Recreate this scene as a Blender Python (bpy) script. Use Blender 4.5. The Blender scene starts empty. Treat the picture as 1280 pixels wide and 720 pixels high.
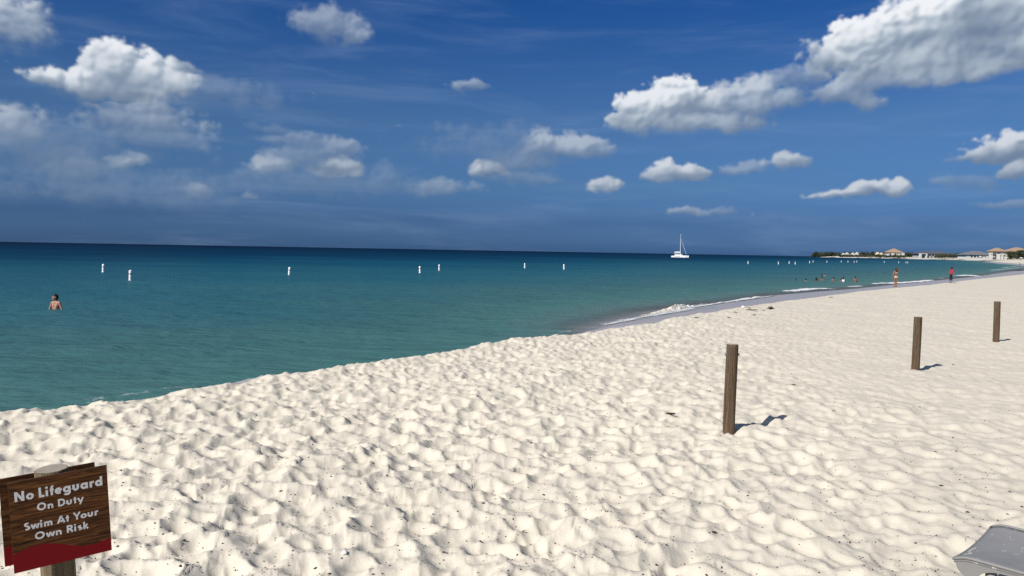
import bpy, bmesh, math, random
import numpy as np
from mathutils import Vector, Matrix

# ------------------------------------------------------------------ camera
SC = bpy.context.scene
COL = SC.collection
F, PITCH, ROLL, EYE = 924.0, math.radians(2.875), math.atan(0.0180), 2.4
SEA = -0.60                                   # sea level; dry sand lies near z = 0
fw = Vector((0, math.cos(PITCH), -math.sin(PITCH)))
r0 = Vector((1, 0, 0)); u0 = r0.cross(fw)
RT = math.cos(ROLL) * r0 + math.sin(ROLL) * u0
UP = -math.sin(ROLL) * r0 + math.cos(ROLL) * u0
cam_d = bpy.data.cameras.new('camera')
cam = bpy.data.objects.new('camera', cam_d); COL.objects.link(cam)
cam.matrix_world = Matrix(((RT.x, UP.x, -fw.x, 0), (RT.y, UP.y, -fw.y, 0), (RT.z, UP.z, -fw.z, EYE), (0, 0, 0, 1)))
cam_d.sensor_width = 36; cam_d.lens = 36 * F / 1280; cam_d.clip_start = 0.05; cam_d.clip_end = 60000
SC.camera = cam

def ray(px, py):
    px = float(px); py = float(py)
    return ((px - 640) / F * RT + (360 - py) / F * UP + fw)
def ground(px, py, z=0.0):
    d = ray(px, py); k = (z - EYE) / d.z
    return Vector((d.x * k, d.y * k, z))
def at(px, py, Y):
    d = ray(px, py); k = Y / d.y
    return Vector((d.x * k, Y, EYE + d.z * k))

# ------------------------------------------------------------------ light
SUN_EL = math.radians(38.5); SUN_DIR = Vector((-0.735, -0.678, 0)).normalized()
SUN_AZ = math.atan2(SUN_DIR.x, SUN_DIR.y)
sun_d = bpy.data.lights.new('sun', 'SUN'); sun_d.energy = 4.4; sun_d.angle = math.radians(0.5); sun_d.color = (1.0, 0.955, 0.885)
sun = bpy.data.objects.new('sun', sun_d); COL.objects.link(sun)
ts = Vector((SUN_DIR.x * math.cos(SUN_EL), SUN_DIR.y * math.cos(SUN_EL), math.sin(SUN_EL)))
sun.rotation_euler = ts.to_track_quat('Z', 'Y').to_euler(); sun.location = (0, 0, 30)

SC.view_settings.view_transform = 'Standard'; SC.view_settings.look = 'None'
SC.view_settings.exposure = 0.32; SC.view_settings.gamma = 1.0
SC.cycles.use_denoising = False
SC.cycles.max_bounces = 6; SC.cycles.diffuse_bounces = 3; SC.cycles.transparent_max_bounces = 12
SC.cycles.caustics_reflective = False; SC.cycles.caustics_refractive = False

class NT:                                     # small node-tree helper
    def __init__(s, t): s.t = t; s.n = t.nodes; s.l = t.links
    def new(s, k, **kw):
        n = s.n.new(k)
        for a, v in kw.items(): setattr(n, a, v)
        return n
    def put(s, sock, v):
        if v is None: return
        if isinstance(v, bpy.types.NodeSocket): s.l.new(v, sock)
        else: sock.default_value = v
    def math(s, op, a, b=None, c=None, clamp=False):
        n = s.new('ShaderNodeMath', operation=op, use_clamp=clamp)
        s.put(n.inputs[0], a); s.put(n.inputs[1], b); s.put(n.inputs[2], c)
        return n.outputs[0]
    def vec(s, op, a, b=None):
        n = s.new('ShaderNodeVectorMath', operation=op); s.put(n.inputs[0], a); s.put(n.inputs[1], b)
        return n.outputs['Value'] if op in ('LENGTH', 'DOT_PRODUCT') else n.outputs[0]
    def noise(s, v, scale, detail=4, rough=0.5, dist=0.0, out=0):
        n = s.new('ShaderNodeTexNoise'); s.put(n.inputs['Vector'], v); n.inputs['Scale'].default_value = scale
        n.inputs['Detail'].default_value = detail; n.inputs['Roughness'].default_value = rough; n.inputs['Distortion'].default_value = dist
        return n.outputs[out]
    def ramp(s, f, stops, interp='LINEAR'):
        n = s.new('ShaderNodeValToRGB'); s.put(n.inputs[0], f); e = n.color_ramp.elements; n.color_ramp.interpolation = interp
        while len(e) < len(stops): e.new(0.5)
        for i, (p, c) in enumerate(stops):
            e[i].position = p; e[i].color = (c, c, c, 1) if isinstance(c, (int, float)) else (*c[:3], 1)
        return n.outputs[0]
    def mix(s, f, a, b, mode='MIX'):
        n = s.new('ShaderNodeMix', data_type='RGBA', blend_type=mode)
        def cv(v): return (*v, 1) if isinstance(v, tuple) and len(v) == 3 else v
        s.put(n.inputs[0], f); s.put(n.inputs[6], cv(a)); s.put(n.inputs[7], cv(b))
        return n.outputs[2]
    def smooth(s, x, a, b):
        n = s.new('ShaderNodeMapRange', interpolation_type='SMOOTHSTEP'); s.put(n.inputs[0], x)
        n.inputs[1].default_value = a; n.inputs[2].default_value = b
        return n.outputs[0]
    def mapv(s, v, scale=(1, 1, 1), rot=(0, 0, 0), loc=(0, 0, 0)):
        n = s.new('ShaderNodeMapping'); s.put(n.inputs[0], v); n.inputs['Scale'].default_value = scale
        n.inputs['Rotation'].default_value = rot; n.inputs['Location'].default_value = loc
        return n.outputs[0]
    def bump(s, h, strength, dist, normal=None):
        n = s.new('ShaderNodeBump'); s.put(n.inputs['Height'], h); n.inputs['Strength'].default_value = strength
        n.inputs['Distance'].default_value = dist; s.put(n.inputs['Normal'], normal)
        return n.outputs[0]

# ------------------------------------------------------------------ numpy noise
def h2(ix, iy, s):
    n = (ix.astype(np.int64) * 374761393 + iy.astype(np.int64) * 668265263 + s * 2246822519) & 0xFFFFFFFF
    n = ((n ^ (n >> 13)) * 1274126177) & 0xFFFFFFFF
    n = ((n ^ (n >> 16)) * 2654435761) & 0xFFFFFFFF
    return (n ^ (n >> 15)).astype(np.float64) / 4294967295.0
def vnoise(x, y, s=0):
    ix, iy = np.floor(x), np.floor(y); fx, fy = x - ix, y - iy
    fx = fx * fx * fx * (fx * (fx * 6 - 15) + 10); fy = fy * fy * fy * (fy * (fy * 6 - 15) + 10)
    a, b, c, d = h2(ix, iy, s), h2(ix + 1, iy, s), h2(ix, iy + 1, s), h2(ix + 1, iy + 1, s)
    return (a + (b - a) * fx) * (1 - fy) + (c + (d - c) * fx) * fy - .5
def fbm(x, y, s=0, o=4, g=.5):
    r = 0; a = 1
    for i in range(o): r = r + a * vnoise(x * 2 ** i + 17.3 * i, y * 2 ** i - 9.1 * i, s + i); a *= g
    return r
# ------------------------------------------------------------------ sky with clouds
# x, y, half width, half height of each puff as seen from the beach (turned into azimuth and elevation below), thickness 0..1
CLOUDS = [
 (122, 110, 66, 22, .95), (146, 92, 42, 40, 1), (188, 100, 48, 26, .92), (232, 86, 24, 11, .6), (150, 242, 170, 36, .45), (400, 232, 140, 36, .45), (70, 186, 110, 46, .46), (620, 190, 120, 40, .43), (240, 120, 120, 30, .43),
 (182, 152, 74, 28, .63), (225, 178, 56, 22, .52), (140, 148, 40, 16, .6), (190, 178, 60, 16, .5), (5, 160, 42, 30, .70), (10, 185, 50, 24, .5), (-4, 30, 60, 42, .70),
 (86, 208, 44, 22, .62), (90, 226, 52, 18, .5), (160, 206, 20, 13, .70), (243, 237, 20, 11, .68), (105, 246, 45, 11, .5), (312, 245, 12, 7, .6), (335, 160, 30, 8, .46),
 (408, 36, 54, 28, .57), (440, 50, 26, 14, .58), (592, 110, 30, 9, .58), (370, 176, 58, 14, .52), (388, 200, 66, 22, .53), (420, 212, 34, 14, .86), (342, 206, 30, 11, .72), (395, 226, 50, 10, .5), (420, 190, 34, 16, .6),
 (555, 238, 50, 18, .58), (608, 214, 30, 14, .92), (650, 206, 56, 20, .62), (700, 188, 56, 26, .70), (738, 190, 36, 20, .64), (660, 225, 60, 12, .52),
 (750, 234, 28, 13, .82), (812, 148, 52, 34, .98), (846, 132, 58, 32, 1), (930, 130, 70, 34, .72), (885, 158, 74, 18, .74), (984, 126, 30, 24, .62), (990, 100, 20, 12, .5),
 (843, 219, 40, 18, 1), (925, 213, 34, 12, .58), (983, 204, 34, 13, .76), (862, 266, 34, 9, .64), (905, 265, 22, 6, .5),
 (1058, 243, 48, 8, .9), (1092, 238, 34, 14, .98), (1116, 242, 16, 7, .8),
 (1262, 190, 42, 20, .92), (1278, 216, 26, 12, .82), (1205, 229, 34, 9, .5), (1255, 258, 38, 8, .55), (1200, 197, 12, 6, .5),
 (1056, 72, 48, 26, .85), (1104, 50, 74, 34, 1), (1165, 30, 70, 44, 1), (1250, 28, 80, 62, 1), (1150, 78, 104, 26, .92), (1200, 92, 74, 20, .78), (1130, 100, 70, 18, .66),
 (1060, 116, 36, 24, .70), (1080, 130, 22, 14, .68), (1000, 100, 34, 18, .56), (1345, 36, 86, 58, .95), (300, -70, 110, 40, .7), (1090, -60, 90, 40, .8), (-120, 90, 60, 34, .8), (700, -120, 160, 50, .9), (1500, -60, 150, 60, .9), (-160, -60, 120, 50, .9), (1420, 190, 60, 24, .8), (60, -190, 130, 50, .85), (1080, -230, 170, 60, .95)]
# ---- cloud field, computed on an azimuth / elevation grid
def cloud_map(NW=2400, NH=800, A0=-60.0, A1=60.0, E0=0.0, E1=40.0):
    az = np.radians(np.linspace(A0, A1, NW, endpoint=False) + (A1 - A0) / NW / 2)[None, :]; el = np.radians(np.linspace(E0, E1, NH, endpoint=False) + (E1 - E0) / NH / 2)[:, None]
    az = np.broadcast_to(az, (NH, NW)); el = np.broadcast_to(el, (NH, NW))
    ax, ay = np.degrees(az), np.degrees(el)                # degrees
    def bill(x, y, s, o, g=.52):                            # cauliflower noise
        r = 0; a = 1; n = 0
        for i in range(o):
            v = vnoise(x * 2.03 ** i + 5.1 * i, y * 2.03 ** i - 3.7 * i, s + i) * 2
            r = r + a * np.sqrt(v * v + .004) * 2.0; n += a; a *= g
        return r / n
    wx = ax + .9 * fbm(ax * .55, ay * .7, 101, 3); wy = ay + .45 * fbm(ax * .55, ay * .7, 131, 3)
    dx2, dy2 = .22 * fbm(ax * 2.2, ay * 2.2, 151, 3), .16 * fbm(ax * 2.2, ay * 2.2, 171, 3)
    wx = wx + dx2; wy = wy + dy2
    D = np.full(ax.shape, -3.0); so = np.zeros(ax.shape) + 1e-6; sw = np.zeros(ax.shape) + 1e-6; hg = np.zeros(ax.shape); sb = np.zeros(ax.shape)
    for (x, y, hw, hh, op) in CLOUDS:
        d = ray(x, y).normalized(); a0, e0 = math.degrees(math.atan2(d.x, d.y)), math.degrees(math.asin(d.z))
        m = (np.abs(ax - a0) < hw / F * 57.3 * 1.9 + 2) & (np.abs(ay - e0) < hh / F * 57.3 * 2.4 + 2)
        if not m.any(): continue
        u = (wx[m] - a0) / (hw / F * 57.3 * 1.0); v = (wy[m] - e0) / (hh / F * 57.3 * 1.0)
        vv = np.where(v < 0, -v * 1.55, v); e = 1 - (u * u + vv * vv)
        k = 3.0; D[m] = np.maximum(D[m], e) + .10 * np.maximum(0, .35 - np.abs(D[m] - e)) ** 1
        w = np.clip(e + .5, 0, 2) ** 3 * op ** 4; so[m] += w * op; sw[m] += w; hg[m] += w * v
    O = so / sw; Hh = hg / sw
    def blur(a, sg):                                        # separable gaussian
        r = int(3 * sg); kx = np.exp(-.5 * (np.arange(-r, r + 1) / sg) ** 2); kx /= kx.sum()
        for ax_ in (0, 1):
            p = np.pad(a, [(r, r) if i == ax_ else (0, 0) for i in (0, 1)], mode='edge'); o = 0
            for i, w_ in enumerate(kx): o = o + w_ * np.take(p, range(i, i + a.shape[ax_]), axis=ax_)
            a = o
        return a
    B = bill(ax * .50, ay * .62, 201, 5, .55) - .5
    Bf = fbm(ax * 2.6, ay * 3.2, 231, 5, .55)
    low = np.clip(-Hh, 0, 1)
    soft = np.clip((O - .45) / .5, 0, 1)
    T = D * .90 + (.60 * B + .25 * Bf) * (1.0 - .35 * low) - .06 - (1 - soft) * .10
    edge = .15 + .60 * (1 - soft) + 1.9 * np.clip(low - .05, 0, 1) + .25 * np.clip(fbm(ax * .3, ay * .3, 301, 2) + .2, 0, 1)
    al = np.clip((T + .04) / (edge + .14), 0, 1); al = al * al * (3 - 2 * al)
    amax = np.clip(.16 + .95 * (O - .38) / .5, .10, .93)
    alpha = blur(al * amax, .8)
    dep = np.sqrt(blur(np.clip(T, 0, 2), 1.5))
    step = (A1 - A0) / NW
    puff = bill(wx * .75 + 3, wy * .95, 251, 3, .55) - .5
    fp = bill(wx * 2.2 + 3, wy * 2.6, 261, 3, .55) - .5
    rel = blur(dep * 1.55 + (.31 * puff + .07 * fp) * np.clip(dep * 1.5, 0, 1), 2.2)
    gy, gx = np.gradient(rel, step)
    L = np.array([-.52, .66, .54]); nn = np.sqrt(gx * gx + gy * gy + 1)
    lam = np.clip((-gx * L[0] - gy * L[1] + L[2]) / nn, 0, 1)
    occ = np.zeros(ax.shape); db = blur(dep + .35 * puff, 2.5)
    for j in range(1, 9):
        sy, sx = int(round(j * .26 / step)), int(round(-j * .20 / step))
        occ += np.clip(np.roll(np.roll(db, -sy, 0), -sx, 1) - db * .60, 0, 1) * .17
    occ = np.clip(blur(occ, 3), 0, 1)
    base = np.clip(.60 + .80 * Hh + .60 * fbm(wx * .28, wy * .45, 311, 3), .10, 1.08)
    lit = np.clip((.40 + .60 * lam) * (1 - .60 * occ) * base * 1.22, 0, 1)
    lit = blur(lit, 1.0) * (.42 + .58 * soft)
    c0 = np.array([.125, .175, .255]); c1 = np.array([.37, .43, .49]); c2 = np.array([.75, .77, .79])
    k = np.clip(lit, 0, 1)[..., None]
    col = np.where(k < .5, c0 + (c1 - c0) * k * 2, c1 + (c2 - c1) * (k * 2 - 1))
    return np.concatenate([col, alpha[..., None]], -1).astype(np.float32)

CM = cloud_map()
cimg = bpy.data.images.new('cloud_field', CM.shape[1], CM.shape[0], alpha=True, float_buffer=True, is_data=True)
cimg.alpha_mode = 'CHANNEL_PACKED'; cimg.pixels.foreach_set(CM.ravel()); cimg.update()
W = bpy.data.worlds.new('World'); SC.world = W; W.use_nodes = True
t = NT(W.node_tree); t.n.clear()
sky = t.new('ShaderNodeTexSky', sky_type='NISHITA'); sky.sun_disc = False
sky.sun_elevation = SUN_EL; sky.sun_rotation = SUN_AZ; sky.altitude = 0; sky.air_density = 1.0; sky.dust_density = 1.6; sky.ozone_density = 1.6
tc = t.new('ShaderNodeTexCoord'); D0 = tc.outputs['Generated']
nrm = t.vec('NORMALIZE', D0)
sep = t.new('ShaderNodeSeparateXYZ'); t.put(sep.inputs[0], nrm)
elv = t.math('ARCSINE', sep.outputs[2])
azi = t.math('WRAP', t.math('ARCTAN2', sep.outputs[0], sep.outputs[1]), math.radians(60), math.radians(-60))
cuv = t.new('ShaderNodeCombineXYZ')
t.put(cuv.inputs[0], t.math('MULTIPLY_ADD', azi, 1 / math.radians(120), .5)); t.put(cuv.inputs[1], t.math('DIVIDE', elv, math.radians(40)))
ctex = t.new('ShaderNodeTexImage', extension='CLIP'); ctex.image = cimg; ctex.interpolation = 'Cubic'; t.put(ctex.inputs[0], cuv.outputs[0])
ccol, alpha = ctex.outputs[0], ctex.outputs[1]
# far clouds low on the horizon are seen through more air
air = t.smooth(elv, 0.0, .30)
cir = t.noise(t.mapv(nrm, (2.0, 2.0, 15), (0, .12, 0)), 1.9, 6, .6, .5)
cirf = t.math('MULTIPLY', t.smooth(cir, .44, .80), .17)
SKYGAIN = t.ramp(t.math('MULTIPLY', elv, 2.0), [(0, (0.180, 0.400, 0.975)), (0.077, (0.111, 0.233, 0.580)), (0.175, (0.142, 0.263, 0.500)), (0.335, (0.163, 0.282, 0.470)), (0.645, (0.056, 0.210, 0.468)), (1, (0.200, 0.275, 0.400))])  # last stop, overhead and unseen, paled to lift and de-blue shadow fill
BG = .120
base = t.mix(1.0, sky.outputs[0], SKYGAIN, 'MULTIPLY')
skc = t.vec('SCALE', base, None); skc.node.inputs['Scale'].default_value = BG
skc = t.mix(cirf, skc, (.26, .36, .53))
hz = t.mix(air, t.mix(.48, (.105, .16, .265), ccol), ccol)
fin = t.mix(alpha, skc, hz)
bg = t.new('ShaderNodeBackground'); t.put(bg.inputs[0], fin); bg.inputs[1].default_value = 1.0
out = t.new('ShaderNodeOutputWorld'); t.l.new(bg.outputs[0], out.inputs[0])
W.cycles.sampling_method = 'MANUAL'; W.cycles.sample_map_resolution = 512

# ------------------------------------------------------------------ materials
def mat(name, build):
    m = bpy.data.materials.new(name); m.use_nodes = True
    s = NT(m.node_tree); s.n.clear()
    p = s.new('ShaderNodeBsdfPrincipled'); o = s.new('ShaderNodeOutputMaterial'); s.l.new(p.outputs[0], o.inputs[0])
    build(s, p, o); return m
def plain(name, col, rough=.6, var=.12, scale=8, spec=.3, metal=0):
    def b(s, p, o):
        co = s.new('ShaderNodeTexCoord').outputs['Object']
        n = s.noise(co, scale, 5, .6)
        lo = tuple(c * (1 - var) for c in col); hi = tuple(min(1, c * (1 + var)) for c in col)
        s.put(p.inputs['Base Color'], s.ramp(n, [(.3, lo), (.7, hi)])); p.inputs['Roughness'].default_value = rough
        p.inputs['Specular IOR Level'].default_value = spec; p.inputs['Metallic'].default_value = metal
        s.put(p.inputs['Normal'], s.bump(s.noise(co, scale * 6, 3), .15, .01))
    return mat(name, b)

def sand_b(s, p, o):
    ge = s.new('ShaderNodeNewGeometry').outputs['Position']
    wet = s.new('ShaderNodeAttribute', attribute_name='wet').outputs['Fac']
    wn = s.noise(ge, 1.3, 5, .6)
    wf = s.smooth(s.math('MULTIPLY_ADD', s.math('SUBTRACT', wn, .5), .35, wet), .40, .60)
    n1 = s.noise(ge, .45, 5, .6); n2 = s.noise(ge, 9, 6, .7); n3 = s.noise(ge, 160, 2, .6)
    c = s.ramp(n1, [(.25, (.59, .54, .445)), (.75, (.635, .58, .48))])
    c = s.mix(s.math('MULTIPLY', s.smooth(n2, .52, .82), .30), c, (.60, .545, .47))
    c = s.mix(s.math('MULTIPLY', s.smooth(n3, .62, .80), .20), c, (.48, .42, .34))
    c = s.mix(wf, c, (.345, .32, .315))
    s.put(p.inputs['Base Color'], c)
    s.put(p.inputs['Roughness'], s.math('MULTIPLY_ADD', wf, -.60, .95)); p.inputs['Specular IOR Level'].default_value = .28
    h = s.math('MULTIPLY_ADD', s.noise(ge, 28, 5, .65), 1.0, s.math('MULTIPLY', n3, .25))
    b = s.new('ShaderNodeBump'); s.put(b.inputs['Height'], h); b.inputs['Distance'].default_value = .02
    s.put(b.inputs['Strength'], s.math('MULTIPLY_ADD', wf, -.22, .26)); s.put(p.inputs['Normal'], b.outputs[0])
M_SAND = mat('white_sand', sand_b)

def sea_b(s, p, o):
    ge = s.new('ShaderNodeNewGeometry').outputs['Position']
    sd = s.new('ShaderNodeAttribute', attribute_name='offshore').outputs['Fac']     # metres from the waterline
    fo = s.new('ShaderNodeAttribute', attribute_name='foam').outputs['Fac']
    lg = s.math('LOGARITHM', s.math('MAXIMUM', s.math('ADD', sd, 1.0), 1.0), 10.0)
    pat = s.noise(s.mapv(ge, (1, 2.2, 1), (0, 0, math.radians(-38))), .035, 5, .6, .4)
    pat2 = s.noise(s.mapv(ge, (1, 3.5, 1), (0, 0, math.radians(-12))), .006, 4, .6, .6)
    lgp = s.math('ADD', lg, s.math('MULTIPLY', s.math('SUBTRACT', pat, .5), .55))
    lgp = s.math('ADD', lgp, s.math('MULTIPLY', s.math('SUBTRACT', pat2, .5), s.math('MULTIPLY', s.smooth(lg, 1.3, 2.2), 1.0)))
    c = s.ramp(s.math('DIVIDE', lgp, 4.0), [(0, (.25, .25, .25)), (.06, (.18, .205, .205)), (.12, (.095, .160, .155)), (.20, (.056, .152, .140)), (.29, (.037, .121, .128)), (.40, (.013, .095, .130)), (.49, (.003, .062, .108)), (.55, (.0018, .034, .078)), (.66, (.001, .022, .058)), (.82, (.0008, .012, .038)), (1, (.0008, .009, .032))])
    # patches where wind-ripple and suspended sand change the tint
    rip = s.noise(s.mapv(ge, (1, 2.8, 1), (0, 0, math.radians(-22))), .40, 7, .66, .3)
    c = s.mix(s.math('MULTIPLY', s.smooth(rip, .50, .75), .32), c, s.mix(1.0, c, (1.45, 1.30, 1.28), 'MULTIPLY'))
    c = s.mix(s.math('MULTIPLY', s.smooth(rip, .50, .28), .30), c, s.mix(1.0, c, (.45, .68, .74), 'MULTIPLY'))
    # foam: lacy white where the attribute says water is breaking
    fn = s.noise(s.mapv(ge, (1, 1, 1)), 2.6, 8, .72, .6); fn2 = s.noise(ge, 9, 4, .7)
    lace = s.math('ADD', s.math('MULTIPLY', fn, .7), s.math('MULTIPLY', fn2, .3))
    ff = s.smooth(s.math('ADD', lace, s.math('MULTIPLY', fo, .55)), .66, .86)
    ff = s.math('MULTIPLY', ff, s.smooth(fo, .02, .25))
    c = s.mix(ff, c, (.72, .73, .74))
    far = s.smooth(lg, 1.4, 2.4)
    b1 = s.noise(s.mapv(ge, (1, 2.1, 1), (0, 0, math.radians(-35))), 1.6, 6, .62, .3)
    b2 = s.noise(s.mapv(ge, (1, 2.6, 1), (0, 0, math.radians(-20))), .23, 4, .6, .2)
    n1 = s.bump(b2, .32, 1.6); n2 = s.bump(b1, .32, .22, n1)
    for bn in (n1.node, n2.node): s.put(bn.inputs['Strength'], s.math('MULTIPLY_ADD', far, -.28, .32))
    df = s.new('ShaderNodeBsdfDiffuse'); s.put(df.inputs[0], c); s.put(df.inputs['Normal'], n2)
    gl = s.new('ShaderNodeBsdfGlossy'); gl.inputs['Roughness'].default_value = .22; s.put(gl.inputs['Normal'], n2)
    fr = s.new('ShaderNodeFresnel'); fr.inputs[0].default_value = 1.33; s.put(fr.inputs[1], n2)
    # a ruffled sea turns its facets to the viewer, so it never mirrors like still water at grazing angles
    rf = s.math('MULTIPLY', s.math('MINIMUM', fr.outputs[0], .20), s.math('MULTIPLY_ADD', ff, -.8, s.math('MULTIPLY_ADD', far, -.66, .85)))
    wm = s.new('ShaderNodeMixShader'); s.put(wm.inputs[0], rf); s.l.new(df.outputs[0], wm.inputs[1]); s.l.new(gl.outputs[0], wm.inputs[2])
    tr = s.new('ShaderNodeBsdfTransparent'); tr.inputs[0].default_value = (.93, .96, .96, 1)
    mx = s.new('ShaderNodeMixShader')
    op = s.math('MAXIMUM', s.smooth(s.math('ADD', sd, s.math('MULTIPLY', s.math('SUBTRACT', pat, .5), 2.0)), -.3, 3.2), ff)
    cov = s.math('MULTIPLY', s.math('MULTIPLY_ADD', op, .62, .38), s.smooth(sd, -.7, .2))
    s.put(mx.inputs[0], s.math('MAXIMUM', cov, ff, clamp=True)); s.l.new(tr.outputs[0], mx.inputs[1]); s.l.new(wm.outputs[0], mx.inputs[2])
    s.l.new(mx.outputs[0], o.inputs[0])
M_SEA = mat('sea_water', sea_b)

def wood_b(tone):
    def b(s, p, o):
        co = s.new('ShaderNodeTexCoord').outputs['Object']
        gr = s.noise(s.mapv(co, (26, 26, 1.3)), 1.6, 8, .7, .6); bl = s.noise(s.mapv(co, (5, 5, .8)), 2.2, 4, .6)
        cr = s.noise(s.mapv(co, (60, 60, 1.1)), 1.0, 5, .7, 1.2)
        c = s.ramp(gr, [(.28, tuple(v * .38 for v in tone)), (.5, tone), (.74, tuple(v * 1.75 for v in tone))])
        c = s.mix(s.math('MULTIPLY', s.smooth(bl, .48, .7), .4), c, tuple(v * 1.0 for v in (.17, .145, .115)))
        c = s.mix(s.smooth(cr, .60, .70), c, (.028, .020, .014))
        s.put(p.inputs['Base Color'], c); p.inputs['Roughness'].default_value = .85; p.inputs['Specular IOR Level'].default_value = .2
        s.put(p.inputs['Normal'], s.bump(s.math('SUBTRACT', gr, s.math('MULTIPLY', s.smooth(cr, .58, .68), .8)), .9, .02))
    return b
M_POST = mat('weathered_wood', wood_b((.105, .070, .042))); M_SIGNPOST = mat('pale_post_wood', wood_b((.16, .125, .075)))
def endgrain(s, p, o):
    co = s.new('ShaderNodeTexCoord').outputs['Object']
    sx = s.new('ShaderNodeSeparateXYZ'); s.put(sx.inputs[0], s.vec('ADD', co, s.vec('SCALE', s.noise(co, 14, 3, out=1), None)))
    sx.inputs[0].links[0].from_node.inputs[1].links[0].from_node.inputs['Scale'].default_value = .02
    r = s.math('SQRT', s.math('MULTIPLY_ADD', sx.outputs[0], sx.outputs[0], s.math('MULTIPLY', sx.outputs[1], sx.outputs[1])))
    w = s.math('SINE', s.math('MULTIPLY', r, 900))
    s.put(p.inputs['Base Color'], s.ramp(s.math('MULTIPLY_ADD', w, .12, s.noise(co, 30, 5)), [(.1, (.22, .19, .15)), (.9, (.36, .32, .26))])); p.inputs['Roughness'].default_value = .9
M_END = mat('cut_wood_end', endgrain)
def board_b(s, p, o):                          # printed wood grain over a red foot with a wavy edge
    uv = s.new('ShaderNodeUVMap').outputs[0]
    x = s.new('ShaderNodeSeparateXYZ'); s.put(x.inputs[0], uv)
    gr = s.noise(s.mapv(uv, (.8, 15, 1), (0, 0, .04)), 2.3, 8, .68, 1.3); bd = s.noise(s.mapv(uv, (1.1, 24, 1), (0, 0, -.06)), 1.5, 4, .6, 1.8)
    c = s.ramp(gr, [(.32, (.016, .006, .003)), (.47, (.075, .029, .010)), (.60, (.175, .072, .022)), (.74, (.27, .125, .040))])
    c = s.mix(s.smooth(bd, .56, .66), c, (.016, .008, .005))
    wave = s.math('MULTIPLY_ADD', s.math('SINE', s.math('MULTIPLY_ADD', x.outputs[0], 6.2, -.1)), .055, s.math('MULTIPLY_ADD', x.outputs[0], -.05, .215))
    red = s.math('LESS_THAN', x.outputs[1], wave)
    c = s.mix(red, c, (.19, .006, .009))
    s.put(p.inputs['Base Color'], c); p.inputs['Roughness'].default_value = .7; p.inputs['Specular IOR Level'].default_value = .12
M_BOARD = mat('printed_board', board_b)
M_EDGE = plain('board_edge', (.06, .035, .025), .7)
M_LETTER = plain('white_letter_vinyl', (.70, .70, .69), .6, .05)
M_STEEL = plain('grey_steel', (.30, .30, .31), .45, .15, 30, .5, .7)
M_WHITE = plain('white_paint', (.80, .80, .78), .45, .05, 6)
M_BUOY = plain('white_buoy_plastic', (.86, .86, .84), .4, .06, 5)
M_BAND = plain('dark_band', (.03, .04, .06), .5)
M_GLASS = plain('dark_window', (.02, .028, .035), .12, .2, 3, .6)
M_SKIN = plain('skin_fair', (.40, .21, .15), .55, .10, 9); M_SKIN2 = plain('skin_tan', (.22, .115, .075), .55, .12, 9); M_SKIN3 = plain('skin_dark', (.11, .058, .040), .5, .12, 9)
M_HAIR = plain('dark_hair', (.012, .009, .008), .5, .3, 40); M_HAIRB = plain('brown_hair', (.055, .030, .016), .55, .3, 40)
M_RED = plain('red_cloth', (.50, .022, .045), .85, .15, 14); M_BLACK = plain('black_cloth', (.014, .014, .017), .85, .2, 14)
M_BIKINI = plain('pale_pink_cloth', (.62, .45, .40), .8, .08, 14); M_WCLOTH = plain('white_cloth', (.82, .80, .78), .8, .05, 14)
M_EYE = plain('dark_eye', (.015, .012, .01), .2)
def lounger_b(s, p, o):
    co = s.new('ShaderNodeTexCoord').outputs['Object']
    dust = s.noise(s.mapv(co, (9, 3.2, 1), (0, 0, .3)), 1.7, 7, .66, .9); f2 = s.noise(co, 5, 4, .6)
    sx = s.new('ShaderNodeSeparateXYZ'); s.put(sx.inputs[0], co)
    edge = s.smooth(sx.outputs[0], .62, .05)
    c = s.ramp(f2, [(.3, (.245, .243, .245)), (.7, (.285, .283, .284))])
    wv = s.noise(co, 420, 2, .5); c = s.mix(s.math('MULTIPLY', wv, .35), c, (.10, .10, .11))
    sandf = s.math('MULTIPLY', s.smooth(s.math('MULTIPLY_ADD', edge, .10, dust), .68, .76), .75)
    c = s.mix(sandf, c, (.70, .66, .58))
    s.put(p.inputs['Base Color'], c); s.put(p.inputs['Roughness'], s.math('MULTIPLY_ADD', sandf, .35, .52)); p.inputs['Specular IOR Level'].default_value = .3
    s.put(p.inputs['Normal'], s.bump(s.math('ADD', s.noise(co, 300, 2), s.math('MULTIPLY', sandf, 2)), .2, .003))
M_DECK = mat('grey_lounger_deck', lounger_b); M_RIM = plain('light_grey_plastic', (.20, .195, .188), .5, .05, 10)

# ------------------------------------------------------------------ object helpers
def link(name, me, m=None, parent=None, smooth=True):
    o = bpy.data.objects.new(name, me); COL.objects.link(o)
    if m is not None:
        for k in (m if isinstance(m, (list, tuple)) else [m]): me.materials.append(k)
    if parent is not None: o.parent = parent
    if smooth and len(me.polygons): me.polygons.foreach_set('use_smooth', np.ones(len(me.polygons), bool))
    return o
def mesh_np(name, V, Fq, attrs=None):
    me = bpy.data.meshes.new(name); V = np.asarray(V, np.float32); Fq = np.asarray(Fq, np.int32); k = Fq.shape[1]
    me.vertices.add(len(V)); me.vertices.foreach_set('co', V.ravel())
    me.loops.add(Fq.size); me.loops.foreach_set('vertex_index', Fq.ravel())
    me.polygons.add(len(Fq)); me.polygons.foreach_set('loop_start', np.arange(0, Fq.size, k, dtype=np.int32))
    try: me.polygons.foreach_set('loop_total', np.full(len(Fq), k, np.int32))
    except Exception: pass
    me.update(calc_edges=True)
    for an, v in (attrs or {}).items():
        a = me.attributes.new(an, 'FLOAT', 'POINT'); a.data.foreach_set('value', np.asarray(v, np.float32))
    return me
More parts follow.
